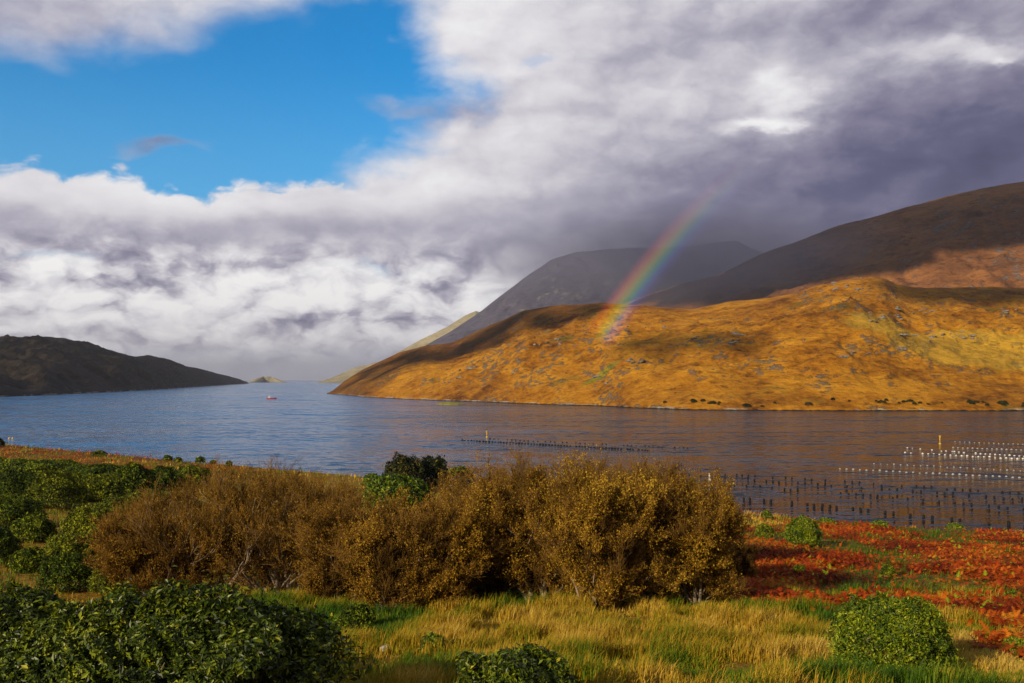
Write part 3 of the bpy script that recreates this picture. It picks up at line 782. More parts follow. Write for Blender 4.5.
# ------------------------------------------------------------------ bare brown scrub: stems, branches, twigs and thin autumn leaves
def scrub(px, base_py, wpx, top_py, label, seed, leafy=1.0, pale=False, back=0.0, wisp=1.0, hi=1.0):
    rng = np.random.default_rng(seed)
    x, y = on_ground(px, base_py + 6)
    x, y = x * (y + back) / y, y + back
    z0 = gz(x, y)
    W = wpx * y / F
    H = CAM_Z + slope(px, top_py) * y - z0
    segs, tips = [], []
    ns = 8 if wpx > 80 else 6
    def grow(p, d, length, r, level):
        steps = 3 if level < 2 else 2
        q = p
        for s in range(steps):
            d = d + rng.normal(size=3) * (0.16 if level else 0.10) + np.array([0, 0, 0.07 + 0.05 * level])
            d = d / np.linalg.norm(d)
            nxt = q + d * length / steps
            r2 = r * (0.80 if s < steps - 1 else 0.66)
            segs.append((q, nxt, r, r2, level))
            if level < 3:
                kids = [3, 3, 3][level]
                for _ in range(kids):
                    side = rng.normal(size=3); side -= d * side.dot(d); side /= np.linalg.norm(side)
                    ang = rng.uniform(0.35, 0.85)
                    dd = d * math.cos(ang) + side * math.sin(ang)
                    f = [0.52, 0.55, 0.60][level] * rng.uniform(0.7, 1.2)
                    grow(q + (nxt - q) * rng.uniform(0.2, 1), dd, length * f, r2 * 0.55, level + 1)
            else:
                tips.append((q, nxt))
            q, r = nxt, r2
    for i in range(ns):
        a = 2 * math.pi * (i + rng.uniform(-0.3, 0.3)) / ns
        lean = rng.uniform(0.25, 0.95)
        d = np.array([math.cos(a) * lean * W / H * 0.75, math.sin(a) * lean * W / H * 0.6, 1.0])
        d /= np.linalg.norm(d)
        grow(np.array([0.10 * W * math.cos(a), 0.10 * W * math.sin(a), -0.2]), d, H * rng.uniform(0.62, 0.82), 0.020 * H * rng.uniform(0.6, 1.1), 0)
    P0 = np.array([s[0] for s in segs]); P1 = np.array([s[1] for s in segs])
    R0 = np.array([s[2] for s in segs]); R1 = np.array([s[3] for s in segs]); LV = np.array([s[4] for s in segs])
    # bring the whole plant to the outline's height and width
    k = np.array([W / (2 * np.percentile(np.abs(P1[:, 0]), 97)), W * 0.85 / (2 * np.percentile(np.abs(P1[:, 1]), 97)), H / np.percentile(P1[:, 2], 99.7)])
    P0 *= k; P1 *= k
    o = empty("brown_scrub_tree", (x, y, z0 - 0.05), label, "shrub", "bare brown shrubs of the thicket")
    big = LV < 2
    if pale:
        R0, R1 = np.where(big, R0 * 1.5, R0), np.where(big, R1 * 1.5, R1)
        big = LV < 3
        low_ = (LV >= 2) & (P1[:, 2] < 0.42 * H) & (rng.random(len(LV)) < 0.75)
        P0, P1, R0, R1, LV, big = (q[~low_] for q in (P0, P1, R0, R1, LV, big))
        tips = [q for q in tips if (q[1] * k)[2] > 0.42 * H or rng.random() < 0.3]
    V, Fq = tubes(P0[big], P1[big], np.maximum(R0[big], 0.016), np.maximum(R1[big], 0.012), 5)
    link("trunk", mesh_np("trunk", V, [Fq], M_bark, smooth=True), o)
    sm_ = ~big
    V1, F1 = tubes(P0[sm_], P1[sm_], np.maximum(R0[sm_], 0.009) * wisp, np.maximum(R1[sm_], 0.006) * wisp, 3)
    TP0 = np.array([t[0] for t in tips]) * k; TP1 = np.array([t[1] for t in tips]) * k
    # fine twiglets fanning up from the outer twigs
    m = len(TP0) * 3
    i = rng.integers(0, len(TP0), m)
    f = rng.random((m, 1))
    b0 = TP0[i] * (1 - f) + TP1[i] * f
    dd = (TP1[i] - TP0[i]); dd /= np.linalg.norm(dd, axis=1, keepdims=True)
    dd = dd + rng.normal(size=(m, 3)) * 0.45 + np.array([0, 0, 0.5])
    dd /= np.linalg.norm(dd, axis=1, keepdims=True)
    ln = rng.uniform(0.2, 0.65, (m, 1)) * H / 6
    V2, F2 = tubes(b0, b0 + dd * ln, np.full(m, 0.008), np.full(m, 0.004), 3)
    nl = int(len(TP0) * 17 * leafy)
    i = rng.integers(0, m, nl)
    f = rng.random((nl, 1)) ** 0.7
    LP = b0[i] + dd[i] * ln[i] * f + rng.normal(size=(nl, 3)) * 0.05
    N = rand_dir(nl, rng) + np.array([0, 0, 0.3]); N /= np.linalg.norm(N, axis=1, keepdims=True)
    L = rng.uniform(0.045, 0.105, nl)
    V3, F3 = leaves(LP, N, rand_dir(nl, rng), L, L * 0.6)
    pt = fbm(LP[:, 0] / 1.3 + seed, LP[:, 2] / 1.3, 3, seed)
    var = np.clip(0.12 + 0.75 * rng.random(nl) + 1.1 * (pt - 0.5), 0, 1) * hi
    kp = (pt + 0.5 * (fbm(LP[:, 0] / 0.7 + LP[:, 1], LP[:, 2] / 0.6 - seed, 3, seed + 5) - 0.5) + 0.22 * (rng.random(nl) - 0.5)) > 0.405
    kp4 = np.repeat(kp, 4)
    V3, var = V3[kp4], var[kp]
    F3 = np.arange(len(V3)).reshape(-1, 4)
    n1, n2 = len(V1), len(V2)
    me = mesh_np("crown", np.concatenate([V1, V2, V3]), [F1, F2 + n1, F3 + n1 + n2], [M_twig, M_scrub],
                 {'var': np.concatenate([np.zeros(n1 + n2), np.repeat(var, 4)])},
                 mat_idx=np.concatenate([np.zeros(len(F1) + len(F2)), np.ones(len(F3))]))
    link("crown", me, o)
    return o
SCRUB = [  # px, base, width, top, label, seed, leafy, back
    (150, 590, 118, 505, "lowest bare reddish shrub at the left end of the thicket", 201, 0.5, 0, 0.8),
    (212, 592, 150, 476, "wide bare shrub with pale forked stems above the widest glossy bush", 202, 0.30, 2, 0.75),
    (282, 594, 140, 470, "tall dense brown shrub right of the one with pale forked stems", 203, 0.7, 3, 0.75),
    (255, 575, 150, 466, "bare brown shrub standing behind the pale forked stems", 204, 0.4, 8, 0.8),
    (343, 603, 96, 490, "dark brown shrub with sparse leaves below the broad green bush", 205, 0.6, 1, 0.7),
    (392, 607, 100, 510, "low brown shrub at the front of the thicket, left of the middle", 206, 0.9, 0, 0.8),
    (440, 604, 104, 502, "leafy golden brown shrub at the front middle of the thicket", 207, 1.0, 0, 0.85),
    (490, 602, 100, 478, "brown shrub between the golden brown one and the tall middle one", 208, 0.9, 2, 0.85),
    (540, 604, 106, 462, "tall feathery shrub in the middle of the thicket with wispy top", 209, 0.9, 3, 0.95),
    (594, 604, 110, 480, "dense golden leafed shrub right of the tall feathery one", 210, 1.3, 0, 1.0),
    (606, 590, 110, 466, "feathery shrub behind the dense golden leafed one", 211, 0.8, 9, 0.95),
    (652, 606, 100, 466, "most golden leafy shrub near the right end of the thicket", 212, 1.4, 1, 1.0),
    (668, 588, 110, 478, "brown shrub at the back of the thicket's right end, mostly hidden", 215, 1.0, 14, 0.85),
    (706, 572, 56, 500, "added dark-leaved shrub standing in for the shade behind the right end of the thicket", 216, 1.6, 6, 0.2),  # shrub added, leaves darkened, to paint in the thicket's shadow
    (724, 578, 46, 530, "added low dark-leaved shrub standing in for the shade where the thicket meets the bracken", 217, 1.6, 2, 0.2),  # also added; its dark leaf tone stands for cast shadow
    (694, 604, 84, 490, "rust brown shrub at the right end of the thicket beside the shadow", 213, 1.2, 1, 0.9),
    (510, 580, 110, 462, "thin topped shrub behind the brown one in the middle of the thicket", 214, 0.6, 8, 0.9),
]
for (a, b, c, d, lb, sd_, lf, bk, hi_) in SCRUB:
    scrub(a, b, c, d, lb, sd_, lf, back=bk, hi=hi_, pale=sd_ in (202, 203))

# ------------------------------------------------------------------ grass and bracken (uncountable)
def build_grass():
    rng = np.random.default_rng(5)
    mt = leaf_mat("grass_blade", [(0.0, (0.040, 0.100, 0.003)), (0.30, (0.15, 0.21, 0.005)), (0.52, (0.36, 0.23, 0.010)), (0.75, (0.50, 0.30, 0.022)), (1.0, (0.60, 0.42, 0.08))], 0.7, 0.2, 0.25)
    Vs, var = [], []
    BX, BY = on_ground(891, 660)
    def lay(n, u0, u1, y0, y1, h0, h1, wid, seed, cond):
        rng = np.random.default_rng(seed)
        y = np.sqrt(rng.uniform(y0 ** 2, y1 ** 2, n)); u = rng.uniform(u0, u1, n); x = u * y
        tuft = fbm(x / 0.9, y / 0.9, 3, 300)
        patch = fbm(x / 5.0, y / 7.0, 4, 320)
        keep = cond(x, y, u, rng) & (rng.random(n) < 0.10 + 1.2 * sstep(tuft, 0.38, 0.62))
        x, y, tuft, patch = x[keep], y[keep], tuft[keep], patch[keep]
        m = len(x)
        h = (h0 + (h1 - h0) * rng.random(m)) * (0.30 + 1.25 * sstep(tuft, 0.32, 0.68)) * (0.6 + 0.8 * sstep(patch, 0.35, 0.6))
        z = ground_z(x, y) - 0.03
        a = rng.uniform(0, 2 * math.pi, m)
        lean = rng.uniform(0.05, 0.65, m) * h
        dx = np.cos(a) * lean + 0.12 * h; dy = np.sin(a) * lean
        w = wid * rng.uniform(0.6, 1.3, m)
        sx = np.cos(a + 1.57) * w / 2; sy = np.sin(a + 1.57) * w / 2
        p = np.stack([np.stack([x - sx, y - sy, z], 1), np.stack([x + sx, y + sy, z], 1),
                      np.stack([x + sx * 0.8 + dx * 0.35, y + sy * 0.8 + dy * 0.35, z + h * 0.62], 1),
                      np.stack([x + dx, y + dy, z + h * (1 - 0.25 * lean / h)], 1),
                      np.stack([x - sx * 0.8 + dx * 0.35, y - sy * 0.8 + dy * 0.35, z + h * 0.62], 1)], 1)
        _, gr, pale = cover(x, y)
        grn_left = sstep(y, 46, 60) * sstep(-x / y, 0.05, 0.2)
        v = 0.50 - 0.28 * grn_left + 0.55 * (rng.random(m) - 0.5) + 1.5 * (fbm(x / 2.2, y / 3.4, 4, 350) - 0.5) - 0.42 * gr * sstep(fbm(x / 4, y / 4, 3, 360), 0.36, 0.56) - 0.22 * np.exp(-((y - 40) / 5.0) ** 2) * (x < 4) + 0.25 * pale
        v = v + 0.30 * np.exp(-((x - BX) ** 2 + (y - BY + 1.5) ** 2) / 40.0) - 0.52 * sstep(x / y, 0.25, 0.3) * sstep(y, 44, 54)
        Vs.append(p.reshape(-1, 3)); var.append(np.repeat(np.clip(v, 0.02, 1), 5))
    nb = lambda x, y: cover(x, y)[0]
    clear = lambda x, y: ((x - BX) / 1.75) ** 2 + ((y - BY - 0.4) / 2.3) ** 2 > 1
    # tall grass in the near field, taller towards the thicket
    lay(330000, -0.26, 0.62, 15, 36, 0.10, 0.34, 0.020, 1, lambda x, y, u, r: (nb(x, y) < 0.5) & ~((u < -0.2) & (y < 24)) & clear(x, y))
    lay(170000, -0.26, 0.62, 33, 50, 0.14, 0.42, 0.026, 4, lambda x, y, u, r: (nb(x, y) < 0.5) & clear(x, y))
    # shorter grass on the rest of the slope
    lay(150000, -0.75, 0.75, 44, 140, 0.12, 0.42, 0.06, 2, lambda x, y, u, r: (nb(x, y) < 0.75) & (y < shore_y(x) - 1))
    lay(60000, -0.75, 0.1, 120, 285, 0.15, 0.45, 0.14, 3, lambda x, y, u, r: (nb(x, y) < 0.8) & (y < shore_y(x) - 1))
    V = np.concatenate(Vs); n = len(V) // 5
    i = np.arange(n)[:, None] * 5
    me = mesh_np("grass", V, [i + np.array([[0, 1, 2, 4]]), i + np.array([[4, 2, 3]])], mt, {'var': np.concatenate(var)})
    return tag(link("grass", me), "golden and green long grass covering the near slope", "grass", kind='stuff')
build_grass()

def build_bracken():
    rng = np.random.default_rng(6)
    mt = leaf_mat("dead_bracken_frond", [(0.0, (0.08, 0.010, 0.002)), (0.35, (0.28, 0.034, 0.003)), (0.65, (0.54, 0.090, 0.004)), (0.88, (0.66, 0.23, 0.012)), (1.0, (0.28, 0.36, 0.012))], 0.75, 0.15, 0.25)
    pts = []
    def lay(n, u0, u1, y0, y1):
        y = np.sqrt(rng.uniform(y0 ** 2, y1 ** 2, n)); u = rng.uniform(u0, u1, n); x = u * y
        b = cover(x, y)[0]
        keep = (rng.random(n) < b) & (y < shore_y(x) - 0.6)
        pts.append(np.stack([x[keep], y[keep], np.full(keep.sum(), 1.0)], 1))
    lay(60000, 0.17, 0.75, 24, 75)
    lay(75000, 0.17, 0.75, 60, 150)
    lay(16000, -0.75, -0.2, 150, 290)
    P = np.concatenate(pts)
    m = len(P)
    x, y = P[:, 0], P[:, 1]
    far = sstep(y, 60, 240)
    size = rng.uniform(0.30, 0.62, m) * (1 + 0.8 * far)
    z = ground_z(x, y)
    a = rng.uniform(0, 2 * math.pi, m)
    pitch = rng.uniform(0.25, 1.15, m)
    d0 = np.stack([np.cos(a) * np.cos(pitch), np.sin(a) * np.cos(pitch), np.sin(pitch)], 1)
    side = np.stack([-np.sin(a), np.cos(a), rng.uniform(-0.4, 0.4, m)], 1)
    droop = rng.uniform(0.2, 0.7, m)
    K = 6
    base = np.stack([x, y, z + rng.uniform(0.0, 0.35, m)], 1)
    Vp = []
    for k in range(K):
        t0, t1 = 0.15 + 0.85 * k / K, 0.15 + 0.85 * (k + 0.95) / K
        def along(t):
            q = base + d0 * (size * t)[:, None]
            q[:, 2] -= droop * size * t * t
            return q
        c0, c1 = along(t0), along(t1)
        ln = size * 0.30 * (1 - t0) * rng.uniform(0.7, 1.2, m) + 0.02
        for sg in (-1, 1):
            tip = c0 * 0.4 + c1 * 0.6 + side * (sg * ln)[:, None] + d0 * (ln * 0.35)[:, None]
            tip[:, 2] -= ln * 0.25 * rng.random(m)
            Vp.append(np.stack([c0, c1, tip], 1))
    V = np.stack(Vp, 1).reshape(-1, 3)                 # m, 2K, 3 points
    var = np.clip(0.45 + 0.5 * (rng.random(m) - 0.5) + 1.3 * (fbm(x / 3.0, y / 4.0, 4, 400) - 0.5), 0.0, 0.9)
    var = np.where(rng.random(m) < 0.05, 1.0, var)
    i = np.arange(len(V) // 3)[:, None] * 3
    me = mesh_np("bracken", V, [i + np.array([[0, 1, 2]])], mt, {'var': np.repeat(var, 6 * K)})
    return tag(link("bracken", me), "rust red dead bracken covering the slope above the shore", "bracken", kind='stuff')
build_bracken()
# ------------------------------------------------------------------ what floats on the water
M_black = plain_mat("black_plastic", (0.012, 0.012, 0.013), 0.75, 0.15, 0.4, 5.0)
M_grey = plain_mat("weathered_grey_plastic", (0.34, 0.33, 0.31), 0.6, 0.3, 0.4, 5.0)
M_white = plain_mat("white_plastic", (0.74, 0.71, 0.66), 0.5, 0.4, 0.15, 5.0)
M_yellow = plain_mat("yellow_paint", (0.62, 0.38, 0.02), 0.5, 0.4, 0.2, 4.0)
M_red = plain_mat("red_hull_paint", (0.55, 0.025, 0.02), 0.45, 0.4, 0.2, 1.5)
M_cream = plain_mat("cream_paint", (0.78, 0.74, 0.66), 0.5, 0.4, 0.12, 2.0)
M_steel = plain_mat("galvanised_steel", (0.30, 0.30, 0.31), 0.5, 0.5, 0.2, 3.0, metallic=0.6)
M_glass = plain_mat("dark_glass", (0.02, 0.025, 0.03), 0.1, 0.6, 0.1, 3.0)
M_deck = plain_mat("deck_timber", (0.22, 0.15, 0.09), 0.85, 0.2, 0.3, 3.0)

def lathe_data(profile, sides=12):
    """profile: (radius, z) from bottom to top; returns V, [faces]"""
    ang = np.arange(sides) * 2 * math.pi / sides
    rings = [np.stack([r * np.cos(ang), r * np.sin(ang), np.full(sides, z)], 1) for r, z in profile]
    V = np.concatenate(rings)
    fs = []
    for k in range(len(profile) - 1):
        a = k * sides + np.arange(sides); b = k * sides + (np.arange(sides) + 1) % sides
        fs.append(np.stack([a, b, b + sides, a + sides], 1))
    cap0 = np.arange(sides)[::-1][None, :]
    cap1 = ((len(profile) - 1) * sides + np.arange(sides))[None, :]
    return V, fs + [cap0, cap1]
def lathe(name, profile, mat, sides=12, smooth=True):
    V, fs = lathe_data(profile, sides)
    return mesh_np(name, V, fs, mat, smooth=smooth)
def box_data(x0, x1, y0, y1, z0, z1, tx=0.0, ty=0.0):
    V = np.array([(x0, y0, z0), (x1, y0, z0), (x1, y1, z0), (x0, y1, z0), (x0 + tx, y0 + ty, z1), (x1 - tx, y0 + ty, z1), (x1 - tx, y1 - ty, z1), (x0 + tx, y1 - ty, z1)], float)
    Fq = np.array([(0, 3, 2, 1), (4, 5, 6, 7), (0, 1, 5, 4), (1, 2, 6, 5), (2, 3, 7, 6), (3, 0, 4, 7)])
    return V, Fq
def boxes(name, lst, mat):
    Vs, Fs, n = [], [], 0
    for b in lst:
        V, Fq = box_data(*b)
        Vs.append(V); Fs.append(Fq + n); n += len(V)
    return mesh_np(name, np.concatenate(Vs), Fs, mat)

me_barrel = lathe("barrel", [(0.17, -0.35), (0.235, -0.2), (0.26, 0.0), (0.235, 0.04), (0.235, 0.22), (0.26, 0.25), (0.235, 0.28), (0.235, 0.48), (0.20, 0.57), (0.07, 0.60), (0.06, 0.65)], M_black, 12)
me_ball = lathe("ball_float", [(0.10, -0.30), (0.34, -0.18), (0.43, 0.0), (0.41, 0.20), (0.30, 0.36), (0.12, 0.43), (0.05, 0.50)], M_black, 12)
me_white = lathe("white_float", [(0.20, -0.30), (0.46, -0.14), (0.54, 0.05), (0.50, 0.26), (0.34, 0.42), (0.12, 0.48), (0.06, 0.56)], M_white, 12)
me_greyf = lathe("grey_float", [(0.20, -0.30), (0.40, -0.14), (0.46, 0.05), (0.42, 0.24), (0.28, 0.36), (0.10, 0.42), (0.06, 0.48)], M_grey, 12)
def floats(name, me, pixels, label, group, cat="float", tilt=0.20, smin=0.85, smax=1.12):
    rng = random.Random(len(pixels) * 31 + len(label))
    for px, py in pixels:
        if px > 1075:
            continue
        x, y = on_water(px, py)
        o = link(name, me, None, (x, y, rng.uniform(-0.08, 0.06)))
        o.rotation_euler = (rng.uniform(-tilt, tilt), rng.uniform(-tilt, tilt), rng.uniform(0, 6.28))
        k = rng.uniform(smin, smax) * (0.82 if me is me_barrel else 0.85)
        o.scale = (k, k, k * rng.uniform(0.9, 1.1))
        tag(o, label, cat, group)
c6 = lambda L: [(660 + a / 5.69, 450 + b / 5.69) for a, b in L]
c7 = lambda L: [(840 + a / 5.565, 430 + b / 5.565) for a, b in L]
rowA = c6([(255, 262), (290, 266), (328, 268), (478, 284), (512, 288), (592, 292), (630, 296), (750, 307), (838, 316), (877, 322), (922, 326), (965, 330), (1005, 333)]) + \
    c7([(72, 446), (115, 450), (157, 455), (250, 468), (297, 470), (390, 484), (465, 492), (513, 496), (622, 504), (668, 508), (830, 530), (940, 532), (1030, 545)])
rowB = c6([(125, 182), (160, 183), (230, 188), (257, 192), (288, 194), (355, 198), (423, 205), (493, 210), (533, 210), (570, 212), (637, 219), (708, 226), (742, 230), (783, 231)]) + \
    c7([(5, 356), (48, 360), (88, 362), (128, 366), (170, 369), (208, 374), (293, 382), (377, 388), (462, 394), (552, 402), (640, 411), (688, 414), (733, 420), (830, 428), (882, 434), (932, 440), (1020, 448)])
rowC = c6([(335, 157), (370, 162), (400, 165), (500, 170), (537, 176), (605, 182), (642, 184), (677, 187), (785, 192), (825, 195), (898, 201), (938, 205), (975, 209)]) + \
    c7([(37, 320), (118, 326), (232, 332), (275, 334), (318, 339), (405, 346), (450, 350), (540, 355), (583, 358), (627, 358), (718, 370), (812, 378), (860, 382), (910, 385), (960, 388), (1012, 390)])
rowD = c6([(168, 148), (200, 150), (232, 154), (335, 141), (370, 146), (402, 144), (438, 149), (468, 150), (502, 153), (540, 152), (642, 161), (715, 165), (750, 166), (825, 171), (862, 175), (940, 178)]) + \
    c7([(28, 291), (68, 296), (108, 297), (187, 302), (233, 316), (343, 316), (425, 318), (467, 322), (510, 322), (595, 335), (640, 335), (682, 338), (725, 340), (770, 342), (905, 352), (945, 354), (995, 358)])
floats("barrel_float", me_barrel, rowA, "black upright barrel float in the nearest row by the shore", "nearest row of barrel floats")
floats("barrel_float", me_barrel, rowB, "black upright barrel float in the second row from the shore", "second row of barrel floats", smin=0.7, smax=0.9)
floats("barrel_float", me_barrel, rowC, "black upright barrel float in the third row from the shore", "third row of barrel floats", smin=0.75, smax=0.95)
floats("barrel_float", me_barrel, rowD, "black upright barrel float in the fourth row from the shore", "fourth row of barrel floats", smin=0.75, smax=0.95)
jit = random.Random(3)
def line(px0, py0, px1, py1, step, drop=0.06, jy=0.25):
    n = int((px1 - px0) / step)
    return [(px0 + i * step + jit.uniform(-0.5, 0.5) * step * 0.25, py0 + (py1 - py0) * i / max(1, n) + jit.uniform(-jy, jy)) for i in range(n + 1) if jit.random() > drop]
floats("round_float", me_greyf, c7([(x, 219 + (x - 30) * 0.049 + jit.uniform(-2, 2)) for x in range(0, 1060, 37)]), "pale round float in the nearer of the two middle lines", "nearer middle line of pale floats", smin=0.6, smax=0.75)
floats("round_float", me_greyf, c7([(x, 187 + (x - 190) * 0.049 + jit.uniform(-2, 2)) for x in range(190, 1060, 37)]), "pale round float in the farther of the two middle lines", "farther middle line of pale floats", smin=0.45, smax=0.6)
floats("white_float", me_white, c7([(362, 127), (395, 129)] + [(x, 131 + (x - 460) * 0.058 + jit.uniform(-2, 2)) for x in range(460, 1060, 31)]), "white round float in the brightest line below the yellow post", "brightest line of white floats", smin=0.52, smax=0.66)
floats("white_float", me_white, c7([(375, 100), (403, 102), (447, 107), (512, 112), (565, 118), (590, 118), (625, 120), (637, 121), (662, 124), (690, 127)] + [(x, 130 + (x - 755) * 0.066) for x in range(755, 1060, 27)]),
       "white round float in the line just beyond the brightest one", "line of white floats beyond the brightest", smin=0.48, smax=0.62)
floats("round_float", me_greyf, c7([(x, 99 + (x - 630) * 0.035) for x in range(630, 1060, 27)]), "grey round float in the line right of the yellow post", "line of grey floats right of the post", smin=0.65, smax=0.8)
floats("round_float", me_greyf, c7([(x, 66 + (x - 640) * 0.04) for x in range(640, 1060, 27)]), "grey round float in the farthest faint line beyond the yellow post", "farthest line of grey floats", smin=0.5, smax=0.65)
floats("ball_float", me_ball, line(462, 440.6, 648, 450.8, 3.0, 0.02, 0.06), "black ball float in the long dense row across mid water", "dense row of ball floats", smin=0.9, smax=1.1)
floats("ball_float", me_ball, line(490, 439.0, 690, 448.4, 4.3, 0.30, 0.15), "black ball float in the fainter row behind the dense one", "faint row of ball floats", smin=0.6, smax=0.8)

def marker_buoy(px, py, height, mat, label, cage=True):
    x, y = on_water(px, py)
    o = empty("marker_buoy", (x, y, 0), label, "buoy")
    link("float_body", lathe("float_body", [(0.20, -0.5), (0.36, -0.25), (0.38, 0.15), (0.30, 0.35), (0.15, 0.45)], mat, 14), o)
    link("mast", lathe("mast", [(0.15, 0.45), (0.15, height * 0.72), (0.10, height * 0.74), (0.07, height * 0.86)], mat, 10), o)
    if cage:
        b = height * 0.86
        link("topmark", boxes("topmark", [(-0.30, 0.30, -0.05, 0.05, b - 0.10, b + 0.62, 0.02, 0.0), (-0.05, 0.05, -0.30, -0.055, b - 0.10, b + 0.62, 0.0, 0.0), (-0.05, 0.05, 0.055, 0.30, b - 0.10, b + 0.62, 0.0, 0.0)], mat), o)
    else:
        link("lamp", lathe("lamp", [(0.10, height * 0.86), (0.16, height * 0.88), (0.16, height * 0.97), (0.05, height)], mat, 10), o)
    o.rotation_euler = (0.03, -0.04, 0.4)
marker_buoy(487, 437.5, 2.0, M_yellow, "yellow marker buoy with topmark at the long black row")
marker_buoy(940, 444.0, 2.4, M_yellow, "slim tall yellow post buoy beyond the white floats")
marker_buoy(709.5, 480.5, 1.5, M_white, "white post buoy at the left end of the barrel rows", cage=False)

# ------------------------------------------------------------------ the red fishing boat
def build_boat():
    x, y = on_water(271.5, 398.9)
    o = empty("fishing_boat", (x, y, 0), "small red fishing boat with cream wheelhouse out on the fjord", "boat")
    secs = np.linspace(0, 1, 13)
    V = []
    Lh = 10.5
    for s in secs:
        half = 1.65 * (1 - max(0.0, (s - 0.55) / 0.45) ** 2.2) * (0.86 + 0.14 * min(1, s / 0.2))
        sheer = 0.95 + 0.75 * max(0, s - 0.35) ** 1.5 + 0.10 * (1 - s) ** 3
        xx = -Lh / 2 + Lh * s + (0.35 * (s > 0.99))
        half = max(half, 0.05)
        rake = 0.7 * max(0, s - 0.7) / 0.3
        V += [(xx - rake, 0, -0.6), (xx - rake * 0.6, -half * 0.75, -0.3), (xx, -half, sheer), (xx, -half * 0.93, sheer), (xx, -half * 0.90, sheer - 0.35), (xx, half * 0.90, sheer - 0.35),
              (xx, half * 0.93, sheer), (xx, half, sheer), (xx - rake * 0.6, half * 0.75, -0.3)]
    V = np.array(V); m = 9
    Fq = []
    for k in range(len(secs) - 1):
        for q in range(m):
            a, b = k * m + q, k * m + (q + 1) % m
            Fq.append((a, b, b + m, a + m))
    ends = [tuple(range(m))[::-1], tuple((len(secs) - 1) * m + q for q in range(m))]
    link("hull", mesh_np("hull", V, [np.array(Fq), np.array(ends)], M_red), o)
    link("deck", boxes("deck", [(-4.9, 2.6, -1.40, 1.40, 0.62, 0.68)], M_deck), o)
    wh = link("wheelhouse", boxes("wheelhouse", [(-3.6, -1.2, -1.05, 1.05, 0.683, 2.75, 0.12, 0.06), (-3.75, -0.95, -1.18, 1.18, 2.753, 2.88)], M_cream), o)
    for (y0, y1) in ((-1.09, -1.03), (1.03, 1.09)):
        for (a, b) in ((-3.2, -2.6), (-2.3, -1.7)):
            link("window", boxes("window", [(a, b, y0, y1, 1.75, 2.35)], M_glass), wh)
    link("window", boxes("window", [(-1.22, -1.14, -0.8, 0.8, 1.75, 2.35)], M_glass), wh)
    def tube(name, segs, mat):
        V, Fq = tubes([s[0] for s in segs], [s[1] for s in segs], [s[2] for s in segs], [s[3] for s in segs], 8)
        link(name, mesh_np(name, V, [Fq], mat), o)
    tube("mast", [((-2.4, 0, 2.88), (-2.4, 0, 5.2), 0.07, 0.04), ((-2.4, -0.7, 4.3), (-2.4, 0.7, 4.3), 0.035, 0.035)], M_cream)
    tube("boom", [((-2.35, 0, 3.1), (0.8, 0, 4.2), 0.05, 0.035)], M_steel)
    tube("rail", [((3.2, -1.1, 1.4), (3.2, -1.1, 2.1), 0.03, 0.03), ((3.2, 1.1, 1.4), (3.2, 1.1, 2.1), 0.03, 0.03), ((4.9, 0, 1.7), (4.9, 0, 2.4), 0.03, 0.03), ((3.2, -1.1, 2.1), (4.9, 0, 2.4), 0.03, 0.03), ((3.2, 1.1, 2.1), (4.9, 0, 2.4), 0.03, 0.03)], M_steel)
    link("winch", lathe("winch", [(0.35, 0.68), (0.35, 0.78), (0.18, 0.82), (0.18, 1.15), (0.35, 1.2), (0.35, 1.3)], M_steel, 12), o)
    o.rotation_euler = (0, 0, R(12))
build_boat()

# ------------------------------------------------------------------ boulders, far shore bushes, shore stones
def rock_mesh(name, seed, mat, flat=0.7, sub=3):
    import bmesh
    bm = bmesh.new()
    bmesh.ops.create_icosphere(bm, subdivisions=sub, radius=1.0)
    rng = np.random.default_rng(seed)
    planes = rand_dir(9, rng)
    offs = rng.uniform(0.55, 0.9, 9)
    for v in bm.verts:
        p = np.array(v.co)
        for n_, d_ in zip(planes, offs):
            e = p.dot(n_) - d_
            if e > 0:
                p = p - n_ * e * 0.9
        p *= 1 + 0.10 * (float(fbm(np.array([p[0] * 3 + seed]), np.array([p[1] * 3 + p[2] * 2]), 3, seed)[0]) - 0.5)
        v.co = (p[0], p[1], p[2] * flat)
    me = bpy.data.meshes.new(name)
    bm.to_mesh(me); bm.free()
    me.materials.append(mat)
    return me
M_rock = plain_mat("lichened_grey_rock", (0.17, 0.15, 0.125), 0.95, 0.1, 0.55, 1.6)
M_pale = plain_mat("pale_shore_stone", (0.46, 0.43, 0.38), 0.9, 0.1, 0.35, 1.8)
rocks = [rock_mesh("boulder", k, M_rock, 0.75) for k in range(5)]
gh = HILLS["golden_hill"]
bvh = BVHTree.FromObject(gh, bpy.context.evaluated_depsgraph_get())
rr = random.Random(12)
CL = [(845, 287, 34, 7, 34), (810, 296, 16, 6, 14), (720, 337, 26, 6, 20), (690, 345, 10, 4, 6), (878, 318, 22, 3, 14), (945, 336, 34, 4, 22), (550, 345, 14, 4, 10), (600, 330, 40, 6, 10), (600, 375, 8, 12, 10),
      (470, 365, 16, 6, 8), (640, 362, 12, 4, 6), (930, 310, 36, 3, 12), (440, 380, 14, 4, 6), (1000, 311, 20, 3, 8), (520, 372, 10, 5, 5), (855, 352, 30, 3, 10), (660, 325, 14, 3, 6)]
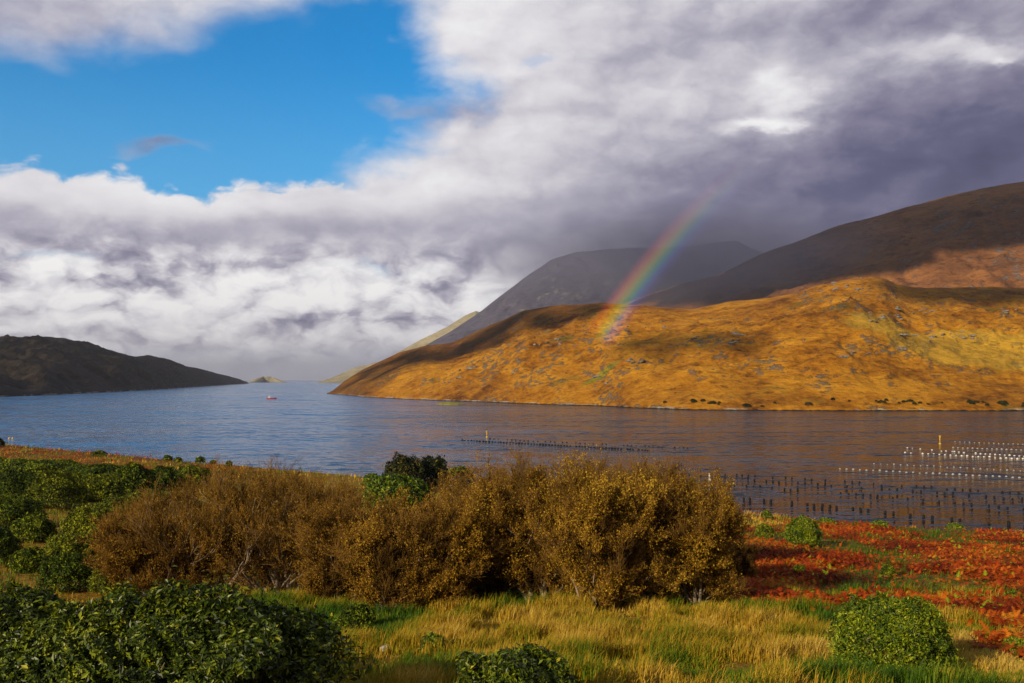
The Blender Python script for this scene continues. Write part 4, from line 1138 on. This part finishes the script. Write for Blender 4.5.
for (cx, cy, sx, sy, n) in CL:
    for _ in range(n):
        px, py = cx + rr.gauss(0, 0.6) * sx, cy + rr.gauss(0, 0.6) * sy
        hit = bvh.ray_cast(Vector((0, 0, CAM_Z)), px_ray(px, py).normalized())
        if hit[0] is None:
            continue
        o = link("boulder", rocks[rr.randrange(5)], None, hit[0])
        k = rr.uniform(0.8, 2.1) * (1.6 if rr.random() < 0.08 else 1)
        o.scale = (k * rr.uniform(1.2, 2.4), k, k * rr.uniform(0.6, 1.0))
        o.rotation_euler = (rr.uniform(-0.2, 0.2), rr.uniform(-0.2, 0.2), rr.uniform(0, 6.28))
        tag(o, "grey boulder among the outcrops on the golden hillside", "boulder", "boulders on the golden hillside")
# dark bushes along the far waterline
far_meshes = [bush_mesh("foliage", 7.0, 5.0, 3.2, 500, 0.9, M_pine, 900 + k, 9, 0.4, hi=0.8) for k in range(3)]
for i in range(46):
    px = rr.choice([rr.uniform(655, 1030), rr.uniform(690, 760), rr.uniform(880, 1030)])
    x, y = on_water(px, np.interp(px, [600, 660, 730, 810, 1024], [406, 409, 410.4, 410.8, 411]))
    y += rr.uniform(3, 9)
    hit = bvh.ray_cast(Vector((x, y, 60)), Vector((0, 0, -1)))
    if hit[0] is None:
        continue
    o = link("shoreline_bush", far_meshes[i % 3], None, hit[0])
    k = rr.uniform(0.5, 1.1)
    o.scale = (k * rr.uniform(0.5, 1.0), k * 0.6, k * 0.7)
    o.rotation_euler = (0, 0, rr.uniform(0, 6.28))
    tag(o, "dark bush along the far waterline under the golden hill", "bush", "dark bushes along the far waterline")
stone_meshes = [rock_mesh("shore_stone", 40 + k, M_pale, 0.65, 2) for k in range(4)]
for (px, py, k) in [(966, 530, 0.75), (962, 531, 0.5), (972, 531, 0.55), (986, 530, 0.6), (1000, 529, 0.6), (1009, 527, 0.8), (1017, 528, 0.6), (1022, 527, 0.7), (994, 529, 0.4), (1030, 527, 0.8), (1042, 527, 0.6), (978, 531, 0.35)]:
    x, y = on_ground(px, py)
    o = link("shore_stone", stone_meshes[int(px) % 4], None, (x, y, gz(x, y) + 0.25 * k))
    o.scale = (k * 1.3, k, k)
    o.rotation_euler = (0, 0, px)
    tag(o, "pale stone at the edge of the bracken on the shore, right side", "stone", "pale stones on the near shore")
x, y = on_ground(395, 652)
o = link("pale_rock", rock_mesh("pale_rock", 71, M_pale, 0.5), None, (x, y, gz(x, y) + 0.08))
o.scale = (0.42, 0.28, 0.30)
tag(o, "flat pale rock lying alone in the wet grass below the thicket", "rock")
x, y = on_ground(449, 487)
o = link("pale_rock", rock_mesh("pale_rock", 72, M_pale, 0.5), None, (x, y, gz(x, y) + 0.2))
o.scale = (1.1, 0.6, 0.5)
tag(o, "flat pale rock on the grassy point right of the dark pines", "rock")

bush("dark_bush", -2, 447, 13, 9, M_pine, "dark bush on the left point at the very edge of the photo", n=1200, leaf=0.5, lobes=6, stems=False)
for (px, lb) in ((9.3, "yellow float just right of the dark bush on the left point"), (12.8, "orange yellow float second from the dark bush on the left point")):
    fx, fy = on_water(px, 438.6)
    o = link("yellow_float", lathe("yellow_float", [(0.2, -0.3), (0.46, -0.1), (0.52, 0.1), (0.46, 0.35), (0.2, 0.5), (0.06, 0.6)], M_yellow, 12), None, (fx, fy, 0))
    o.scale = (0.8, 0.8, 0.8)
    tag(o, lb, "float")

# ------------------------------------------------------------------ unseen clouds added behind and to the left, shaped to shade part of the hills
Lx, Ly, Lz = -sun_dir
M_shade_cloud, tcl = new_mat("shade_cloud_white")
ncl = tcl.noise(tcl.n('ShaderNodeTexCoord').outputs['Object'], 0.01, 5, 0.6)
finish(tcl, tcl.mix(ncl, (0.72, 0.72, 0.74), (0.88, 0.88, 0.88)), 1.0, 0.0)
def cloud(alt, poly, radius, seed, count):
    """an added shade-casting lumpy cloud whose plan is the outline poly at height alt"""
    import bmesh
    rng = random.Random(seed)
    xs = [p[0] for p in poly]; ys = [p[1] for p in poly]
    def inside(x, y):
        c = False
        for i in range(len(poly)):
            (x0, y0), (x1, y1) = poly[i - 1], poly[i]
            if (y0 > y) != (y1 > y) and x < (x1 - x0) * (y - y0) / (y1 - y0) + x0:
                c = not c
        return c
    bm = bmesh.new()
    done = tries = 0
    while done < count and tries < count * 60:
        tries += 1
        x, y = rng.uniform(min(xs), max(xs)), rng.uniform(min(ys), max(ys))
        if not inside(x, y):
            continue
        r = radius * rng.uniform(0.5, 1.2)
        ret = bmesh.ops.create_icosphere(bm, subdivisions=3, radius=r)
        zz = alt + rng.uniform(0, 0.5) * radius
        ph = rng.uniform(0, 99)
        for v in ret['verts']:
            n = v.co.normalized()
            k = 1 + 0.16 * math.sin(n.x * 5 + ph) * math.sin(n.y * 6 + ph * 2) + 0.10 * math.sin(n.z * 9 + n.x * 8 + ph)
            v.co = Vector((x + v.co.x * k, y + v.co.y * k, zz + v.co.z * k * (0.6 if v.co.z > 0 else 0.3)))
        done += 1
    me = bpy.data.meshes.new("cloud")
    bm.to_mesh(me); bm.free()
    me.materials.append(M_shade_cloud)
    me.polygons.foreach_set('use_smooth', [True] * len(me.polygons))
    return tag(link("cloud", me), kind='structure')  # out of view; added for the shade it throws on the hills
def shade_plan(hillname, pts, alt):
    """plan of the cloud at height alt whose shade falls inside the outline given on a hill"""
    b = BVHTree.FromObject(HILLS[hillname], bpy.context.evaluated_depsgraph_get())
    out = []
    for p in pts:
        hit = b.ray_cast(Vector((0, 0, CAM_Z)), px_ray(*p).normalized())[0] if len(p) == 2 else Vector(p)
        if hit is None:
            continue
        k = (alt - hit.z) / -Lz
        out.append((hit.x - Lx * k, hit.y - Ly * k))
    return out
P = shade_plan("russet_mountain", [(640, 302), (700, 301), (760, 297), (830, 279), (870, 271), (905, 270), (940, 258), (990, 243), (1045, 236), (1024, 186), (985, 192), (930, 203), (880, 216), (835, 231), (790, 246), (755, 258), (715, 277), (680, 286)], 1500)
cloud(1500, P, 80, 4, 210)
P = shade_plan("golden_hill", [(345, 388), (400, 376), (450, 360), (500, 345), (560, 328), (600, 318), (600, 308), (570, 308), (530, 311), (505, 322), (470, 338), (440, 350), (400, 356), (360, 374)], 1300)
cloud(1300, P, 26, 5, 70)
P = shade_plan("golden_hill", [(892, 285), (960, 289), (1045, 290), (1045, 303), (960, 302), (905, 299)], 1300)
cloud(1300, P, 24, 8, 46)
P = shade_plan("golden_hill", [(640, 335), (700, 330), (760, 338), (740, 352), (680, 350), (650, 362), (630, 352)], 1300)
cloud(1300, P, 20, 9, 14)

# ------------------------------------------------------------------ the rainbow: an arc of lit rain opposite the sun
def build_rainbow():
    axis = Vector((Lx, Ly, Lz)).normalized()
    ux = axis.cross(Vector((0, 0, 1))).normalized()
    uy = ux.cross(axis).normalized()
    dist = 860.0                                        # slant distance from the road to the rain
    n_s, n_r = 90, 14
    r0, r1 = R(40.80), R(42.75)
    mt, t = new_mat("rain_bow_light")
    b = t.attr('band'); a = t.attr('along')
    col = t.ramp(b, [(0.0, (0, 0, 0)), (0.16, (0.03, 0.01, 0.12)), (0.32, (0.02, 0.13, 0.40)), (0.46, (0.06, 0.36, 0.16)), (0.60, (0.42, 0.40, 0.02)), (0.74, (0.60, 0.20, 0.01)), (0.87, (0.36, 0.03, 0.01)), (1.0, (0, 0, 0))])
    em = t.n('ShaderNodeEmission'); t.put(em.inputs['Color'], col); t.put(em.inputs['Strength'], t.mul(a, 0.135))
    tr = t.n('ShaderNodeBsdfTransparent')
    ad = t.n('ShaderNodeAddShader')
    t.t.links.new(em.outputs[0], ad.inputs[0]); t.t.links.new(tr.outputs[0], ad.inputs[1])
    out = t.n('ShaderNodeOutputMaterial'); t.t.links.new(ad.outputs[0], out.inputs['Surface'])
    mt.cycles.emission_sampling = 'NONE'
    # arc angles: find where the photo shows its foot and its fading top
    def ang(px, py):
        d = px_ray(px, py).normalized()
        return math.atan2(d.dot(uy), d.dot(ux))
    a0, a1 = ang(586, 337), ang(775, 120)
    V, band, along = [], [], []
    for i in range(n_s):
        s = i / (n_s - 1)
        th = a0 + (a1 - a0) * s
        for layer in (0, 1):
            for k in range(n_r):
                q = k / (n_r - 1)
                rad = r0 + (r1 - r0) * q
                d = axis * math.cos(rad) + (ux * math.cos(th) + uy * math.sin(th)) * math.sin(rad)
                V.append(tuple(Vector((0, 0, CAM_Z)) + d * (dist + 8 * layer)))
                band.append(q)
                along.append(float(sstep(s, 0.0, 0.06)) * (0.22 + 1.25 * (1 - s) ** 1.6) * float(1 - sstep(s, 0.40, 0.97)))
    m = 2 * n_r
    loop = list(range(n_r)) + [n_r + k for k in reversed(range(n_r))]
    Fq = []
    for i in range(n_s - 1):
        for k in range(m):
            a_, b_ = loop[k], loop[(k + 1) % m]
            Fq.append((i * m + a_, i * m + b_, (i + 1) * m + b_, (i + 1) * m + a_))
    me = mesh_np("rainbow", V, [np.array(Fq)], mt, {'band': band, 'along': along}, smooth=True)
    tag(link("rainbow", me), "rainbow rising from the golden hillside into the dark cloud", "rainbow")
build_rainbow()

# ------------------------------------------------------------------ haze
def build_haze():
    V, Fq = box_data(-62000, 62000, -62000, 62000, -8, 960)
    mt, t = new_mat("haze_air")
    v = t.n('ShaderNodeVolumePrincipled')
    v.inputs['Color'].default_value = (0.74, 0.76, 0.92, 1)
    v.inputs['Density'].default_value = 0.000036
    v.inputs['Anisotropy'].default_value = 0.2
    out = t.n('ShaderNodeOutputMaterial'); t.t.links.new(v.outputs[0], out.inputs['Volume'])
    me = mesh_np("haze", V, [Fq], mt)
    o = tag(link("haze", me), "thin pale air over the whole fjord", "haze", kind='stuff')
build_haze()
def rain_mist(px, py, depth, rx, ry, rz, density, color, label, seed):
    """rain hanging on a mountain: thickest in the middle, thinning to nothing at its rim"""
    import bmesh
    d = px_ray(px, py)
    t_ = depth / d.y
    bm = bmesh.new()
    bmesh.ops.create_icosphere(bm, subdivisions=4, radius=1.0)
    me = bpy.data.meshes.new("rain_mist"); bm.to_mesh(me); bm.free()
    mt, t = new_mat("rain_mist_air")
    p = t.n('ShaderNodeTexCoord').outputs['Object']
    r = t.vm('LENGTH', p, out=1)
    nz = t.noise(p, 2.2, 3, 0.6)
    dens = t.mul(t.smooth(t.add(r, t.mul(t.sub(nz, 0.5), 0.5)), 0.15, 0.95, 1.0, 0.0), density)
    v = t.n('ShaderNodeVolumePrincipled')
    v.inputs['Color'].default_value = (*color, 1)
    t.put(v.inputs['Density'], dens)
    v.inputs['Anisotropy'].default_value = 0.3
    out = t.n('ShaderNodeOutputMaterial'); t.t.links.new(v.outputs[0], out.inputs['Volume'])
    me.materials.append(mt)
    o = link("rain_mist", me, None, (d.x * t_, depth, CAM_Z + d.z * t_))
    o.scale = (rx, ry, rz)
    tag(o, label, "mist", kind='stuff')
rain_mist(690, 262, 4700, 1300, 800, 330, 0.0020, (0.47, 0.46, 0.63), "soft grey rain cloud lying on the far mountain top", 3)
rain_mist(725, 272, 2250, 560, 330, 190, 0.0030, (0.50, 0.47, 0.57), "thin rain drifting across the left shoulder of the russet mountain", 5)
